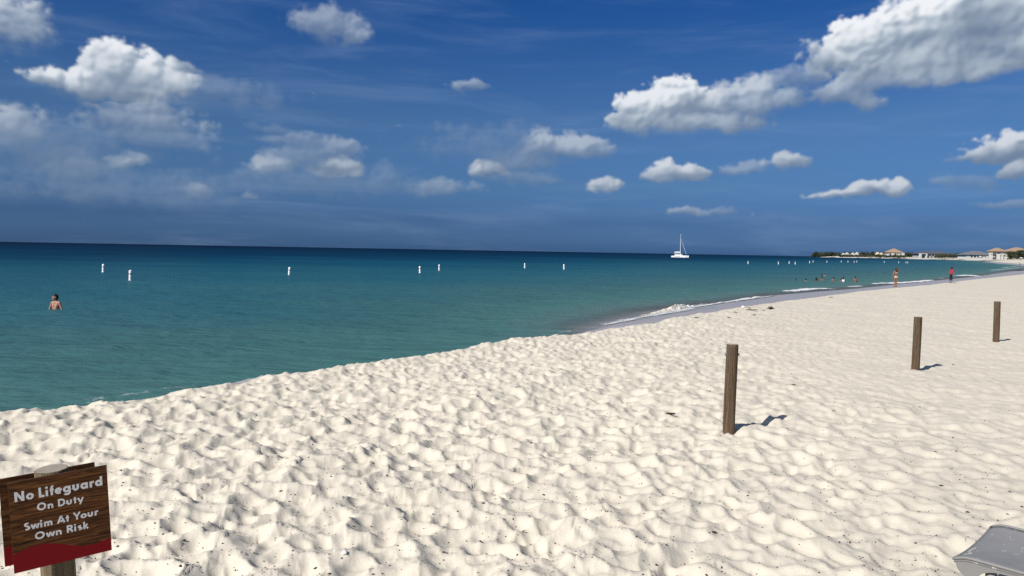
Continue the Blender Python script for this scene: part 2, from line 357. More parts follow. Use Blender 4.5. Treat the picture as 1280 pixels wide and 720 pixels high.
def tag(o, label=None, cat=None, group=None, kind=None):
    if label: o['label'] = label
    if cat: o['category'] = cat
    if group: o['group'] = group
    if kind: o['kind'] = kind
    return o
def thing(name, loc, label, cat, group=None, rz=0.0):
    o = bpy.data.objects.new(name, None); COL.objects.link(o); o.location = loc; o.rotation_euler = (0, 0, rz); o.empty_display_size = .3
    return tag(o, label, cat, group)
def from_bm(name, bm, m, parent=None, smooth=False, recalc=True):
    if recalc: bmesh.ops.recalc_face_normals(bm, faces=bm.faces)
    me = bpy.data.meshes.new(name); bm.to_mesh(me); bm.free()
    return link(name, me, m, parent, smooth)
def box(bm, x0, x1, y0, y1, z0, z1):
    v = [bm.verts.new(c) for c in ((x0, y0, z0), (x1, y0, z0), (x1, y1, z0), (x0, y1, z0), (x0, y0, z1), (x1, y0, z1), (x1, y1, z1), (x0, y1, z1))]
    for f in ((0, 3, 2, 1), (4, 5, 6, 7), (0, 1, 5, 4), (1, 2, 6, 5), (2, 3, 7, 6), (3, 0, 4, 7)): bm.faces.new([v[i] for i in f])
def tube(bm, pts, rad, seg=8, caps=True):
    pts = [Vector(p) for p in pts]; rings = []
    if not isinstance(rad, (list, tuple)): rad = [rad] * len(pts)
    for i, p in enumerate(pts):
        d = (pts[min(i + 1, len(pts) - 1)] - pts[max(i - 1, 0)]).normalized()
        a = d.orthogonal().normalized() if i == 0 else (prev - d * prev.dot(d)).normalized()
        prev = a; b = d.cross(a)
        rings.append([bm.verts.new(p + rad[i] * (math.cos(2 * math.pi * k / seg) * a + math.sin(2 * math.pi * k / seg) * b)) for k in range(seg)])
    for A, B in zip(rings, rings[1:]):
        for k in range(seg): bm.faces.new((A[k], A[(k + 1) % seg], B[(k + 1) % seg], B[k]))
    if caps: bm.faces.new(rings[0][::-1]); bm.faces.new(rings[-1])
def lathe(bm, prof, seg=12, c=(0, 0, 0)):
    tube_r = []
    for r, z in prof: tube_r.append([bm.verts.new((c[0] + r * math.cos(2 * math.pi * k / seg), c[1] + r * math.sin(2 * math.pi * k / seg), c[2] + z)) for k in range(seg)])
    for A, B in zip(tube_r, tube_r[1:]):
        for k in range(seg): bm.faces.new((A[k], A[(k + 1) % seg], B[(k + 1) % seg], B[k]))
    bm.faces.new(tube_r[0][::-1]); bm.faces.new(tube_r[-1])

# ------------------------------------------------------------------ trampled sand
def bowls(x, y, s, rad=.85):                            # trampled sand: soft hollows with crisp rims between them
    ix, iy = np.floor(x), np.floor(y); best = np.full(x.shape, 9.0); dep = np.ones(x.shape)
    for dx in (-1, 0, 1):
        for dy in (-1, 0, 1):
            cx, cy = ix + dx, iy + dy
            th = h2(cx, cy, s + 3) * math.pi; ca, sa = np.cos(th), np.sin(th)
            ux = x - cx - h2(cx, cy, s) ; uy = y - cy - h2(cx, cy, s + 1)
            st = 1.0 + .55 * h2(cx, cy, s + 4)
            d = np.hypot((ca * ux + sa * uy) / st, (-sa * ux + ca * uy) * (1.15))
            k = d < best; best = np.where(k, d, best); dep = np.where(k, .35 + .65 * h2(cx, cy, s + 2), dep)
    k = np.clip(best / rad, 0, 1)
    return dep * (k * k * (3 - 2 * k) - .6)

# ------------------------------------------------------------------ shoreline
CREST_PX = [(-260, 556), (-120, 535), (0, 517), (100, 503), (200, 491), (300, 477), (400, 462), (500, 446.5), (600, 431.5), (700, 418), (760, 410.5), (800, 405), (850, 397.5), (900, 389),
            (950, 381), (1000, 374.5), (1050, 368), (1080, 363.8), (1120, 359.8), (1160, 356.6), (1220, 349.2), (1280, 343)]
CR = [ground(x, y) for x, y in CREST_PX]
d0 = (CR[0] - CR[2]).normalized()
CR = [CR[0] + d0 * 60 + Vector((2, -4, 0)), CR[0] + d0 * 15] + CR
WID = [1.6] * 11 + [1.8, 2.1, 2.5, 3.3, 4.2, 5.0, 5.2, 5.4, 6, 6, 6, 6, 6.5]
WID = WID[:len(CR)] + [6.5] * (len(CR) - len(WID))
FAR_W = [(192, 266), (286, 408), (374, 566), (470, 730), (590, 930), (760, 1160), (930, 1500), (1050, 1850), (1138, 2120), (1150, 2260), (1122, 2400), (1085, 2510), (1068, 2610), (1120, 2700), (1400, 2850), (2600, 3200), (6000, 3600)]
POLY = np.array([(p.x, p.y) for p in CR] + FAR_W); WIDTH = np.array(WID + [5, 4, 3] + [0] * (len(FAR_W) - 3), float)
def shore(x, y):                               # signed distance seaward of the crest line, face width there
    best = np.full(x.shape, 1e18); sg = np.ones(x.shape); wd = np.zeros(x.shape)
    for (a, b, wa, wb) in zip(POLY, POLY[1:], WIDTH, WIDTH[1:]):
        ab = b - a; L2 = ab @ ab
        k = np.clip(((x - a[0]) * ab[0] + (y - a[1]) * ab[1]) / L2, 0, 1)
        dx, dy = x - a[0] - k * ab[0], y - a[1] - k * ab[1]; d = dx * dx + dy * dy
        m = d < best - 1e-9
        best = np.where(m, d, best); sg = np.where(m, np.where(ab[0] * dy - ab[1] * dx > 0, 1.0, -1.0), sg); wd = np.where(m, wa + (wb - wa) * k, wd)
    return sg * np.sqrt(best), wd

def sand_height(x, y, detail=1.0):
    s, w = shore(x, y)
    s = s + .55 * fbm(x * .35, y * .35, 40, 3) * (w < 4)
    w = np.maximum(w, 1.4)
    k = np.clip(s / w, 0, 1); face = -.60 * (k * k * (1.6 - .6 * k) * .35 + k * .65)
    z = np.where(s > w, -.60 - np.minimum((s - w) * .11, 3.4), face)
    dry = np.clip(1.0 - (s + .15) / .9, 0, 1)                # trampled only where dry
    side = np.clip((x - .28 * y + 2.2) / 6.5, 0, 1); side = side * side * (3 - 2 * side)
    amp = (1.0 - .58 * side) * dry
    wx = x + .10 * fbm(x * 1.6, y * 1.6, 5, 2); wy = y + .10 * fbm(x * 1.6, y * 1.6, 9, 2)
    fin = np.clip((y - 11) / 8, 0, 1)                         # finer churn farther up the beach
    lump = .122 * (1 - fin) * bowls(wx / .33, wy / .33, 1, .86) + .084 * fin * bowls(wx / .21, wy / .21, 41, .86) + .064 * bowls(wx / .19 + 7, wy / .19, 21, .80) + .020 * bowls(wx / .13 + 3, wy / .13, 71, .7) + .09 * fbm(wx * 1.2, wy * 1.2, 61, 2) + .006 * fbm(wx * 9, wy * 9, 63, 2)
    z = z + detail * amp * lump + detail * dry * (.05 * fbm(x * .4, y * .4, 70, 3))
    z = z + np.clip(-s - 30, 0, 60) * .012
    return z, s, w
def sand_z(x, y): return float(sand_height(np.array([float(x)]), np.array([float(y)]))[0][0])

AZF = np.radians(np.linspace(-42, 42, 900)); AZC = np.radians(np.linspace(42, 318, 72)[1:-1]); AZ = np.concatenate([AZF, AZC])
RR = np.exp(np.linspace(math.log(4.3), math.log(230), 700))
A, R = np.meshgrid(AZ, RR); X, Y = R * np.sin(A), R * np.cos(A)
detail = np.where(np.arange(len(AZ)) < 900, 1.0, 0.0)[None, :] * np.clip((120 - R) / 60, .15, 1)
Z, S, Wd = sand_height(X.ravel(), Y.ravel(), detail.ravel())
wet = np.clip((S + .25) / .9, 0, 1) * (1 - .40 * np.clip((S - Wd - .1) / 2.5, 0, 1))
n_r, n_a = R.shape; idx = np.arange(n_r * n_a).reshape(n_r, n_a); nx = np.roll(idx, -1, 1)
Q = np.stack([idx[:-1], idx[1:], nx[1:], nx[:-1]], -1).reshape(-1, 4)
V = np.stack([X.ravel(), Y.ravel(), Z], -1)
keep = ~(S[Q] > 60).all(1)
c0 = len(V); V = np.vstack([V, [[0, 0, 0.0]]]); wet = np.append(wet, 0)
Q = Q[keep]; fan = np.stack([np.full(n_a, c0), idx[0], nx[0], nx[0]], -1)
me = mesh_np('sand', V, Q[:, ::1], {'wet': wet})
sand = link('sand', me, M_SAND); tag(sand, kind='structure', label='pale trampled beach sand')
bm = bmesh.new(); ctr = bm.verts.new((0, 0, 0)); ring = [bm.verts.new(V[i]) for i in idx[0]]
for i in range(n_a): bm.faces.new((ctr, ring[(i + 1) % n_a], ring[i]))
from_bm('sand', bm, M_SAND, smooth=True).__setitem__('kind', 'structure')

# seabed sheet under everything, out to the horizon
bm = bmesh.new(); ring = [bm.verts.new((8000 * math.cos(a * math.pi / 24), 8000 * math.sin(a * math.pi / 24), -5.2)) for a in range(48)]; bm.faces.new(ring)
tag(from_bm('seabed', bm, M_SAND), kind='structure')

# ------------------------------------------------------------------ far shore land
def build_far():
    P = np.array([(p.x, p.y) for p in CR[-2:]] + FAR_W[:-1]); n = len(P)
    tt = np.arange(n); fine_t = np.linspace(0, n - 1, 140)
    px = np.interp(fine_t, tt, P[:, 0]); py = np.interp(fine_t, tt, P[:, 1])
    for _ in range(6):
        px[1:-1] = (px[:-2] + 2 * px[1:-1] + px[2:]) / 4; py[1:-1] = (py[:-2] + 2 * py[1:-1] + py[2:]) / 4
    tx, ty = np.gradient(px), np.gradient(py); L = np.hypot(tx, ty); ix, iy = ty / L, -tx / L      # inland
    off = np.array([-60, -8, 0, 4, 14, 30, 50, 80, 140, 420])
    zf = np.array([-6, -1.4, -.6, -.35, .6, 2.0, 3.4, 5.0, 5.6, 5.8]); zn = np.array([-6, -1.4, -.75, -.5, -.35, -.3, -.3, -.3, -.3, -.3])
    k = np.clip((py - 240) / 420, 0, 1)[:, None]; zz = zn * (1 - k) + zf * k
    XX = px[:, None] + ix[:, None] * off; YY = py[:, None] + iy[:, None] * off
    zz = zz + (off > 20) * .5 * fbm(XX * .02, YY * .02, 3, 3)
    idx = np.arange(XX.size).reshape(XX.shape)
    q = np.stack([idx[:-1, :-1], idx[1:, :-1], idx[1:, 1:], idx[:-1, 1:]], -1).reshape(-1, 4)
    wet = np.broadcast_to(np.interp(off, [-8, 2, 6, 9], [1, 1, .5, 0]), XX.shape).ravel()
    o = link('far_beach', mesh_np('far_beach', np.stack([XX.ravel(), YY.ravel(), zz.ravel()], -1), q, {'wet': wet}), M_SAND)
    tag(o, kind='structure')
    return px, py, ix, iy
FPX, FPY, FIX, FIY = build_far()

# ------------------------------------------------------------------ sea
FOAM = [  # pixel path on the water, half width in metres, strength
 ([(765, 407), (800, 402), (835, 396.5), (862, 391)], .95, .56), ([(868, 386.5), (890, 381.5), (915, 377), (945, 372.5), (968, 370.5)], .28, .8),
 ([(800, 400), (840, 391), (880, 383)], .5, .5), ([(985, 364.5), (1008, 362.5), (1022, 361.2), (1036, 361)], .8, .9), ([(1058, 358.8), (1075, 358)], .45, .75), ([(935, 371.5), (985, 364.8)], .25, .35),
 ([(1090, 355), (1118, 354), (1140, 353), (1165, 350.6)], .8, 1.0), ([(1176, 348), (1182, 347.6)], .6, .6), ([(1196, 344.8), (1212, 344.2), (1226, 346)], 1.0, .9), ([(1232, 345), (1262, 341)], .8, .5), ([(1040, 361.5), (1090, 357)], .3, .3),
 ([(118, 500), (132, 497.5), (180, 491), (240, 483)], .35, .34), ([(700, 416), (745, 409)], .3, .3), ([(1240, 338), (1276, 334.5)], 1.5, .45), ([(1255, 335), (1279, 331.5)], 1.5, .45)]
def build_sea():
    AZs = np.radians(np.linspace(-80, 58, 690)); RRs = np.exp(np.linspace(math.log(7.5), math.log(42000), 460))
    A, R = np.meshgrid(AZs, RRs); x, y = (R * np.sin(A)).ravel(), (R * np.cos(A)).ravel(); r = R.ravel()
    s, w = shore(x, y); sd = s - np.maximum(w, 1.4) * (w > 0)
    off = sd + 4.5 * np.clip((3.2 - w) / 1.5, 0, 1) * (w > 0) * np.clip(sd / .8, 0, 1)   # a steep face drops into deeper water at once
    # long waves roll in parallel to the shore, wind chop on top
    ang = math.radians(38); cx, cy = x * math.cos(ang) + y * math.sin(ang), -x * math.sin(ang) + y * math.cos(ang)
    fade = np.clip(sd / 5, 0.12, 1) * np.clip((160 - r) / 120, 0, 1)
    z = SEA + fade * (.085 * fbm(cx * .22, cy * .62, 2, 2) + .07 * fbm(cx * .8 + .3 * cy, cy * 1.9, 11, 3, .55))
    foam = np.zeros(x.shape)
    for path, hw, st in FOAM:
        pts = [ground(a, b, SEA) for a, b in path]
        wob = 1 + 1.2 * fbm(x * .8, y * .8, 33, 2)
        for a, b in zip(pts, pts[1:]):
            abx, aby = b.x - a.x, b.y - a.y; k = np.clip(((x - a.x) * abx + (y - a.y) * aby) / (abx ** 2 + aby ** 2), 0, 1)
            d = np.hypot(x - a.x - k * abx, y - a.y - k * aby)
            foam = np.maximum(foam, st * np.clip(1.3 - d / (hw * np.clip(wob, .4, 2)), 0, 1))
    up = (foam > .04) & (sd < .8) & (sd > -4)               # swash running up over the sand
    zs, _, _ = sand_height(x[up], y[up], 0.0); z[up] = np.maximum(z[up], zs + .03)
    z = z + .16 * foam * np.clip(sd + .6, .12, 1) * np.clip((r - 20) / 30, .3, 1) * (.6 + .8 * vnoise(x * 2.0, y * 2.0, 44))
    idx = np.arange(x.size).reshape(A.shape)
    q = np.stack([idx[:-1, :-1], idx[:-1, 1:], idx[1:, 1:], idx[1:, :-1]], -1).reshape(-1, 4)
    q = q[~(sd[q] < -4).all(1)]
    used = np.zeros(x.size, bool); used[q.ravel()] = True; remap = np.cumsum(used) - 1
    V = np.stack([x, y, z], -1)[used]
    o = link('sea', mesh_np('sea', V, remap[q], {'offshore': off[used], 'foam': foam[used]}), M_SEA); tag(o, kind='structure')
build_sea()

# ------------------------------------------------------------------ breaking wave
def wave_b(s, p, o):
    ge = s.new('ShaderNodeNewGeometry').outputs['Position']
    u = s.new('ShaderNodeAttribute', attribute_name='along').outputs['Fac']; hh = s.new('ShaderNodeAttribute', attribute_name='crest').outputs['Fac']
    n = s.noise(ge, 4.5, 7, .7, .4); n2 = s.noise(ge, 14, 5, .7)
    brown = s.smooth(s.math('MULTIPLY_ADD', s.math('SUBTRACT', n, .5), .6, u), .66, .50)
    c = s.mix(brown, (.30, .36, .38), (.44, .37, .28))
    wf = s.smooth(s.math('ADD', s.math('ADD', s.math('MULTIPLY', n, .6), s.math('MULTIPLY', n2, .4)), s.math('MULTIPLY', hh, .12)), .44, .56)
    c = s.mix(s.math('MULTIPLY', wf, .85), c, s.mix(brown, (.74, .76, .78), (.70, .65, .57)))
    s.put(p.inputs['Base Color'], c); p.inputs['Roughness'].default_value = .5
    s.put(p.inputs['Normal'], s.bump(s.math('ADD', n, n2), .6, .06))
    tr = s.new('ShaderNodeBsdfTransparent'); mx = s.new('ShaderNodeMixShader'); s.put(mx.inputs[0], s.smooth(s.math('MULTIPLY_ADD', s.math('SUBTRACT', n2, .5), .8, hh), .06, .30))
    s.l.new(tr.outputs[0], mx.inputs[1]); s.l.new(p.outputs[0], mx.inputs[2]); s.l.new(mx.outputs[0], o.inputs[0])
M_WAVE = mat('breaking_foam', wave_b)
def build_wave():
    a, b = ground(770, 402.5, SEA), ground(895, 380.5, SEA); ab = b - a; L = ab.length; ax = ab / L; nr = Vector((-ax.y, ax.x, 0))   # seaward
    us = np.linspace(0, 1, 260); vs = np.linspace(-1, 1, 80)
    U, Vv = np.meshgrid(us, vs, indexing='ij'); al = U * L; ac = Vv * .95
    env = np.exp(-((U - .54) / .20) ** 2) * .50 + np.exp(-((U - .83) / .045) ** 2) * .20 + np.exp(-((U - .36) / .22) ** 2) * .20
    env = env * np.clip(U / .15, 0, 1) * np.clip((1 - U) / .1, 0, 1)
    env = env * .56 * (1 + .55 * fbm(al * 1.1, al * 0, 7, 2))
    prof = np.where(Vv < .0, np.clip(1 + Vv / .62, 0, 1) ** .75, np.clip(1 - Vv / 1.0, 0, 1) ** 1.4)    # steep to the shore, long back
    h = env * prof; lum = (.16 * fbm(al * 3.2, ac * 3.2, 12, 2, .6) + .16 * fbm(al * 6, ac * 6, 14, 2, .6) * .6) * np.sqrt(np.maximum(h, 0))
    Z = SEA - .05 + h + lum; push = -.16 * h / .5 + .10 * fbm(al * 4, ac * 4 + 9, 22, 3) * np.sqrt(np.maximum(h, 0))
    X = a.x + ax.x * al + nr.x * (ac + push); Y = a.y + ax.y * al + nr.y * (ac + push)
    i = np.arange(U.size).reshape(U.shape); q = np.stack([i[:-1, :-1], i[1:, :-1], i[1:, 1:], i[:-1, 1:]], -1).reshape(-1, 4)
    o = link('breaking_wave', mesh_np('breaking_wave', np.stack([X.ravel(), Y.ravel(), Z.ravel()], -1), q, {'along': U.ravel(), 'crest': np.clip(h / .34, 0, 1).ravel()}), M_WAVE)
    tag(o, kind='structure', label='small sandy wave breaking at the water edge')
    rnd = random.Random(3); bm = bmesh.new()
    for _ in range(260):
        u = min(.98, max(.1, rnd.gauss(.80, .07))); e = float(np.interp(u, us, env[:, 36]))
        p = a + ax * (u * L) + nr * rnd.gauss(-.08, .22); z = SEA + e * rnd.uniform(.3, 1.12) + .02
        bmesh.ops.create_icosphere(bm, subdivisions=1, radius=rnd.uniform(.004, .013), matrix=Matrix.Translation((p.x, p.y, z)))
    s = from_bm('spray', bm, M_WHITE, o, True)
    # little lap of foam thrown against the berm at left
    bm = bmesh.new(); c = ground(129, 499, -.1)
    return o
build_wave()

# ------------------------------------------------------------------ lifeguard sign
STROKE = .222
def arc(cx, cy, rx, ry, a0, a1, n=14):
    return [(cx + rx * math.cos(math.radians(a0 + (a1 - a0) * i / n)), cy + ry * math.sin(math.radians(a0 + (a1 - a0) * i / n))) for i in range(n + 1)]
H_ = STROKE / 2; xh = .64
GL = {  # centre lines of bold geometric sans letters; (strokes, advance)
 'N': ([[(.11, 0), (.11, 1)], [(.13, .93), (.71, .07)], [(.73, 0), (.73, 1)]], .95),
 'o': ([arc(.33, .32, .235, .225, 0, 360, 24)], .70), 'L': ([[(.11, 1), (.11, .1)], [(.0, .1), (.50, .1)]], .55),
 'i': ([[(.11, 0), (.11, xh)], [(.11, .76), (.11, .97)]], .33), 'f': ([[(.17, 0), (.17, .70)] + arc(.32, .76, .15, .15, 180, 80, 6), [(0, .55), (.36, .55)]], .40),
 'e': ([[(.10, .31), (.56, .31)], arc(.33, .32, .235, .225, 0, 315, 20)], .70), 'g': ([arc(.33, .32, .235, .225, 0, 360, 24), [(.58, .64), (.58, -.02)] + arc(.34, -.04, .24, .16, 0, -160, 10)], .80),
 'u': ([[(.11, .64), (.11, .28)] + arc(.31, .28, .20, .185, 180, 360, 12) + [(.51, .64)]], .72), 'a': ([arc(.33, .32, .235, .225, 0, 360, 24), [(.58, .64), (.58, 0)]], .80),
 'r': ([[(.11, 0), (.11, .64)], arc(.34, .34, .22, .21, 175, 70, 8)], .48), 'd': ([arc(.33, .32, .235, .225, 0, 360, 24), [(.58, 1.0), (.58, 0)]], .80),
 'O': ([arc(.50, .50, .39, .40, 0, 360, 30)], 1.08), 'n': ([[(.11, 0), (.11, .64)], [(.11, .34)] + arc(.31, .36, .20, .185, 180, 0, 12) + [(.51, 0)]], .72),
 'D': ([[(.11, 0), (.11, 1)], [(.11, .90)] + arc(.34, .50, .36, .40, 90, -90, 16) + [(.11, .10)]], .86), 't': ([[(.20, 0), (.20, .86)], [(.02, .55), (.38, .55)]], .44),
 'y': ([[(.03, .64), (.31, .05)], [(.60, .64), (.22, -.26)]], .66), 'S': ([arc(.31, .73, .20, .17, 40, 260, 12) + arc(.31, .28, .22, .18, 90, -140, 14)[1:]], .66),
 'w': ([[(.03, .64), (.22, .04)], [(.22, .04), (.42, .62)], [(.42, .62), (.62, .04)], [(.62, .04), (.81, .64)]], .88), 'm': ([[(.11, 0), (.11, .64)], [(.11, .36)] + arc(.28, .38, .17, .165, 180, 0, 10) + [(.45, 0)], [(.45, .36)] + arc(.62, .38, .17, .165, 180, 0, 10) + [(.79, 0)]], 1.0),
 'A': ([[(.04, 0), (.40, .96)], [(.40, .96), (.76, 0)], [(.18, .26), (.62, .26)]], .84), 'Y': ([[(.03, 1), (.37, .44)], [(.71, 1), (.37, .44)], [(.37, .50), (.37, 0)]], .72),
 'R': ([[(.11, 0), (.11, 1)], [(.11, .90), (.32, .90)] + arc(.34, .69, .20, .21, 90, -90, 10) + [(.11, .48)], [(.32, .48), (.60, .02)]], .70), 's': ([arc(.23, .47, .145, .10, 40, 260, 10) + arc(.23, .20, .155, .105, 90, -140, 12)[1:]], .50),
 'k': ([[(.11, 0), (.11, 1)], [(.14, .30), (.46, .64)], [(.24, .38), (.50, .0)]], .58)}
def ribbon(bm, pts, w, z, sx, ox, oy, sc):
    P = [Vector((p[0] * sc * sx + ox, p[1] * sc + oy)) for p in pts]; w = w * sc / 2; closed = (P[0] - P[-1]).length < 1e-4
    if closed: P = P[:-1]
    n = len(P); Lr = []
    for i in range(n):
        p = P[i]; a = P[i - 1] if (i or closed) else None; b = P[(i + 1) % n] if (i < n - 1 or closed) else None
        d1 = (p - a).normalized() if a is not None else None; d2 = (b - p).normalized() if b is not None else None
        if d1 is None: d1 = d2
        if d2 is None: d2 = d1
        m = (Vector((-d1.y, d1.x)) + Vector((-d2.y, d2.x))); m.normalize()
        k = w / max(.35, m.dot(Vector((-d1.y, d1.x))))
        q = Vector((p.x, p.y)); Lr.append((bm.verts.new((q.x + m.x * k, q.y + m.y * k, z)), bm.verts.new((q.x - m.x * k, q.y - m.y * k, z))))
    for i in range(n if closed else n - 1):
        A, B = Lr[i], Lr[(i + 1) % n]; bm.faces.new((A[0], A[1], B[1], B[0]))
def text_line(parent, txt, x0, x1, yb, cap, m):
    adv = sum(.36 if c == ' ' else GL[c][1] + .06 for c in txt) - .06
    sx = (x1 - x0) / (adv * cap); bm = bmesh.new(); x = 0; lay = 0
    for c in txt:
        if c == ' ': x += .36; continue
        for st in GL[c][0]:
            lay += 1; ribbon(bm, [(p[0] + x, p[1]) for p in st], STROKE * (1 if c.isupper() or c in 'dLk' else .97), .00025 + .00012 * (lay % 4), sx, x0, yb, cap)
        x += GL[c][1] + .06
    o = from_bm('lettering', bm, m, parent, recalc=False)
    for p in o.data.polygons: pass
    return o
def build_sign():
    yaw, lean, pit, BW, BH = .6458, .0467, .0105, .2788, .2988
    a = Vector((math.cos(yaw), math.sin(yaw), 0)); n = Vector((math.sin(yaw), -math.cos(yaw), 0)); up = Vector((0, 0, 1))
    up = math.cos(pit) * up + math.sin(pit) * n
    a2 = math.cos(lean) * a + math.sin(lean) * up; up2 = -math.sin(lean) * a + math.cos(lean) * up; n2 = a2.cross(up2)
    c = Vector((-1.4738, 2.4, 1.4922)); Rm = Matrix((a2, up2, n2)).transposed()
    base = c - n2 * .062 - a2 * .015; base = base - up2 * (base.z / up2.z)
    root = thing('warning_sign', base, 'brown wood print warning sign with white words above a red foot, on a wooden post', 'sign')
    T = Matrix.Translation(-base)
    def board(off, du, dv, w=BW, h=BH):
        bm = bmesh.new(); uvl = bm.loops.layers.uv.new('UVMap')
        box(bm, -w / 2, w / 2, -h / 2, h / 2, -.006, 0)
        for f in bm.faces:
            for l in f.loops: l[uvl].uv = (l.vert.co.x / w + .5, l.vert.co.y / h + .5)
            f.material_index = 0 if abs(f.normal.z) > .5 or f.calc_center_median().z in (0, -.006) else 1
        bm.normal_update()
        for f in bm.faces: f.material_index = 0 if abs(f.normal.z) > .5 else 1
        o = from_bm('sign_board', bm, [M_BOARD, M_EDGE], root, recalc=False)
        o.matrix_local = T @ Matrix.Translation(c + n2 * off + a2 * du + up2 * dv) @ Rm.to_4x4(); return o
    f = board(0, 0, 0)
    X = lambda u: (u - .5) * BW; Yv = lambda v: (v - .5) * BH
    text_line(f, 'No Lifeguard', X(.055), X(.955), Yv(.778), BH * .108, M_LETTER)
    text_line(f, 'On Duty', X(.262), X(.735), Yv(.634), BH * .083, M_LETTER)
    text_line(f, 'Swim At Your', X(.125), X(.885), Yv(.445), BH * .083, M_LETTER)
    text_line(f, 'Own Risk', X(.222), X(.77), Yv(.318), BH * .083, M_LETTER)
    b = board(-.128, -.020, -.019)
    for du in (-.012, .012):                                             # screws through the board
        pass
    # round post between the boards, slanting with them
    ht = (c + up2 * .149 - base).length; bm = bmesh.new(); N = 22; rnd = random.Random(5); rings = []
    zs = list(np.linspace(-.4, ht, 30))
    for z in zs: rings.append([bm.verts.new(((.050 + .0022 * math.sin(k * 1.7 + z * 3) + rnd.uniform(-.0006, .0006)) * math.cos(2 * math.pi * k / N), (.050 + .002 * math.cos(k * 2.3 - z * 2)) * math.sin(2 * math.pi * k / N), z)) for k in range(N)])
    for A_, B_ in zip(rings, rings[1:]):
        for k in range(N): bm.faces.new((A_[k], A_[(k + 1) % N], B_[(k + 1) % N], B_[k]))
    top = [bm.verts.new((v.co.x * .93, v.co.y * .93, ht + .004)) for v in rings[-1]]
    for k in range(N): bm.faces.new((rings[-1][k], rings[-1][(k + 1) % N], top[(k + 1) % N], top[k]))
    fc = bm.faces.new(top); fc.material_index = 1
    post = from_bm('post', bm, [M_SIGNPOST, M_END], root, True)
    post.matrix_local = Matrix((a2, n2 * -1, up2)).transposed().to_4x4()
    for p in post.data.polygons:
        if p.material_index == 1: p.use_smooth = False
build_sign()

# ------------------------------------------------------------------ wooden posts
def build_post(px, pyb, pyt, dia, label, seed, bolts):
    g0 = ground(px, pyb); z0 = sand_z(g0.x, g0.y); g0 = ground(px, pyb, z0 * .6); z0 = sand_z(g0.x, g0.y)
    top = at(px, pyt, g0.y).z; ht = top - z0
    root = thing('wooden_post', (g0.x, g0.y, z0), label, 'post', 'round wooden posts in a row on the sand')
    bm = bmesh.new(); N = 28; rnd = random.Random(seed); rings = []; R0 = dia / 2
    ph = [rnd.uniform(0, 6.28) for _ in range(4)]; crk = rnd.uniform(0, 6.28)
    for z in np.linspace(-.3, ht, 40):
        rg = []
        for k in range(N):
            th = 2 * math.pi * k / N
            r = R0 * (1.02 - .035 * z / ht + .025 * math.sin(2 * th + ph[0] + z) + .018 * math.sin(5 * th + ph[1] + 2.2 * z) + rnd.uniform(-.006, .006))
            dc = abs((th - crk - .15 * math.sin(z * 3) + math.pi) % (2 * math.pi) - math.pi)
            if dc < .14: r *= .90
            rg.append(bm.verts.new((r * math.cos(th) + .012 * math.sin(z * 1.3 + ph[2]), r * math.sin(th), z + (rnd.uniform(-.004, .004) if z > ht - .01 else 0))))
        rings.append(rg)
    for A_, B_ in zip(rings, rings[1:]):
        for k in range(N): bm.faces.new((A_[k], A_[(k + 1) % N], B_[(k + 1) % N], B_[k]))
    cx = sum((v.co for v in rings[-1]), Vector()) / N
    t2 = [bm.verts.new((cx.x + (v.co.x - cx.x) * .9, cx.y + (v.co.y - cx.y) * .9, ht + .008)) for v in rings[-1]]
    for k in range(N): bm.faces.new((rings[-1][k], rings[-1][(k + 1) % N], t2[(k + 1) % N], t2[k]))
    f = bm.faces.new(t2); f.material_index = 1
    o = from_bm('shaft', bm, [M_POST, M_END], root, True)
    if bolts:
        for sx in (-1, 1):
            for dz in (-.13,):
                bm = bmesh.new(); tube(bm, [(sx * R0 * .8, 0, ht + dz), (sx * (R0 + .012), 0, ht + dz)], .017, 10); tube(bm, [(sx * (R0 + .010), 0, ht + dz), (sx * (R0 + .022), 0, ht + dz)], .010, 8)
                from_bm('bolt', bm, M_STEEL, root)
    return root
build_post(912, 540, 431, .155, 'nearest and thickest weathered wooden post with bolts near its top', 1, True)
build_post(1144, 462, 396.5, .165, 'middle wooden post, grey on its left side, with one dark knot', 2, False)
build_post(1244.5, 427.5, 377, .165, 'farthest brown wooden post, near the right edge of the beach', 3, False)
bm = bmesh.new(); g0 = ground(1144, 462)

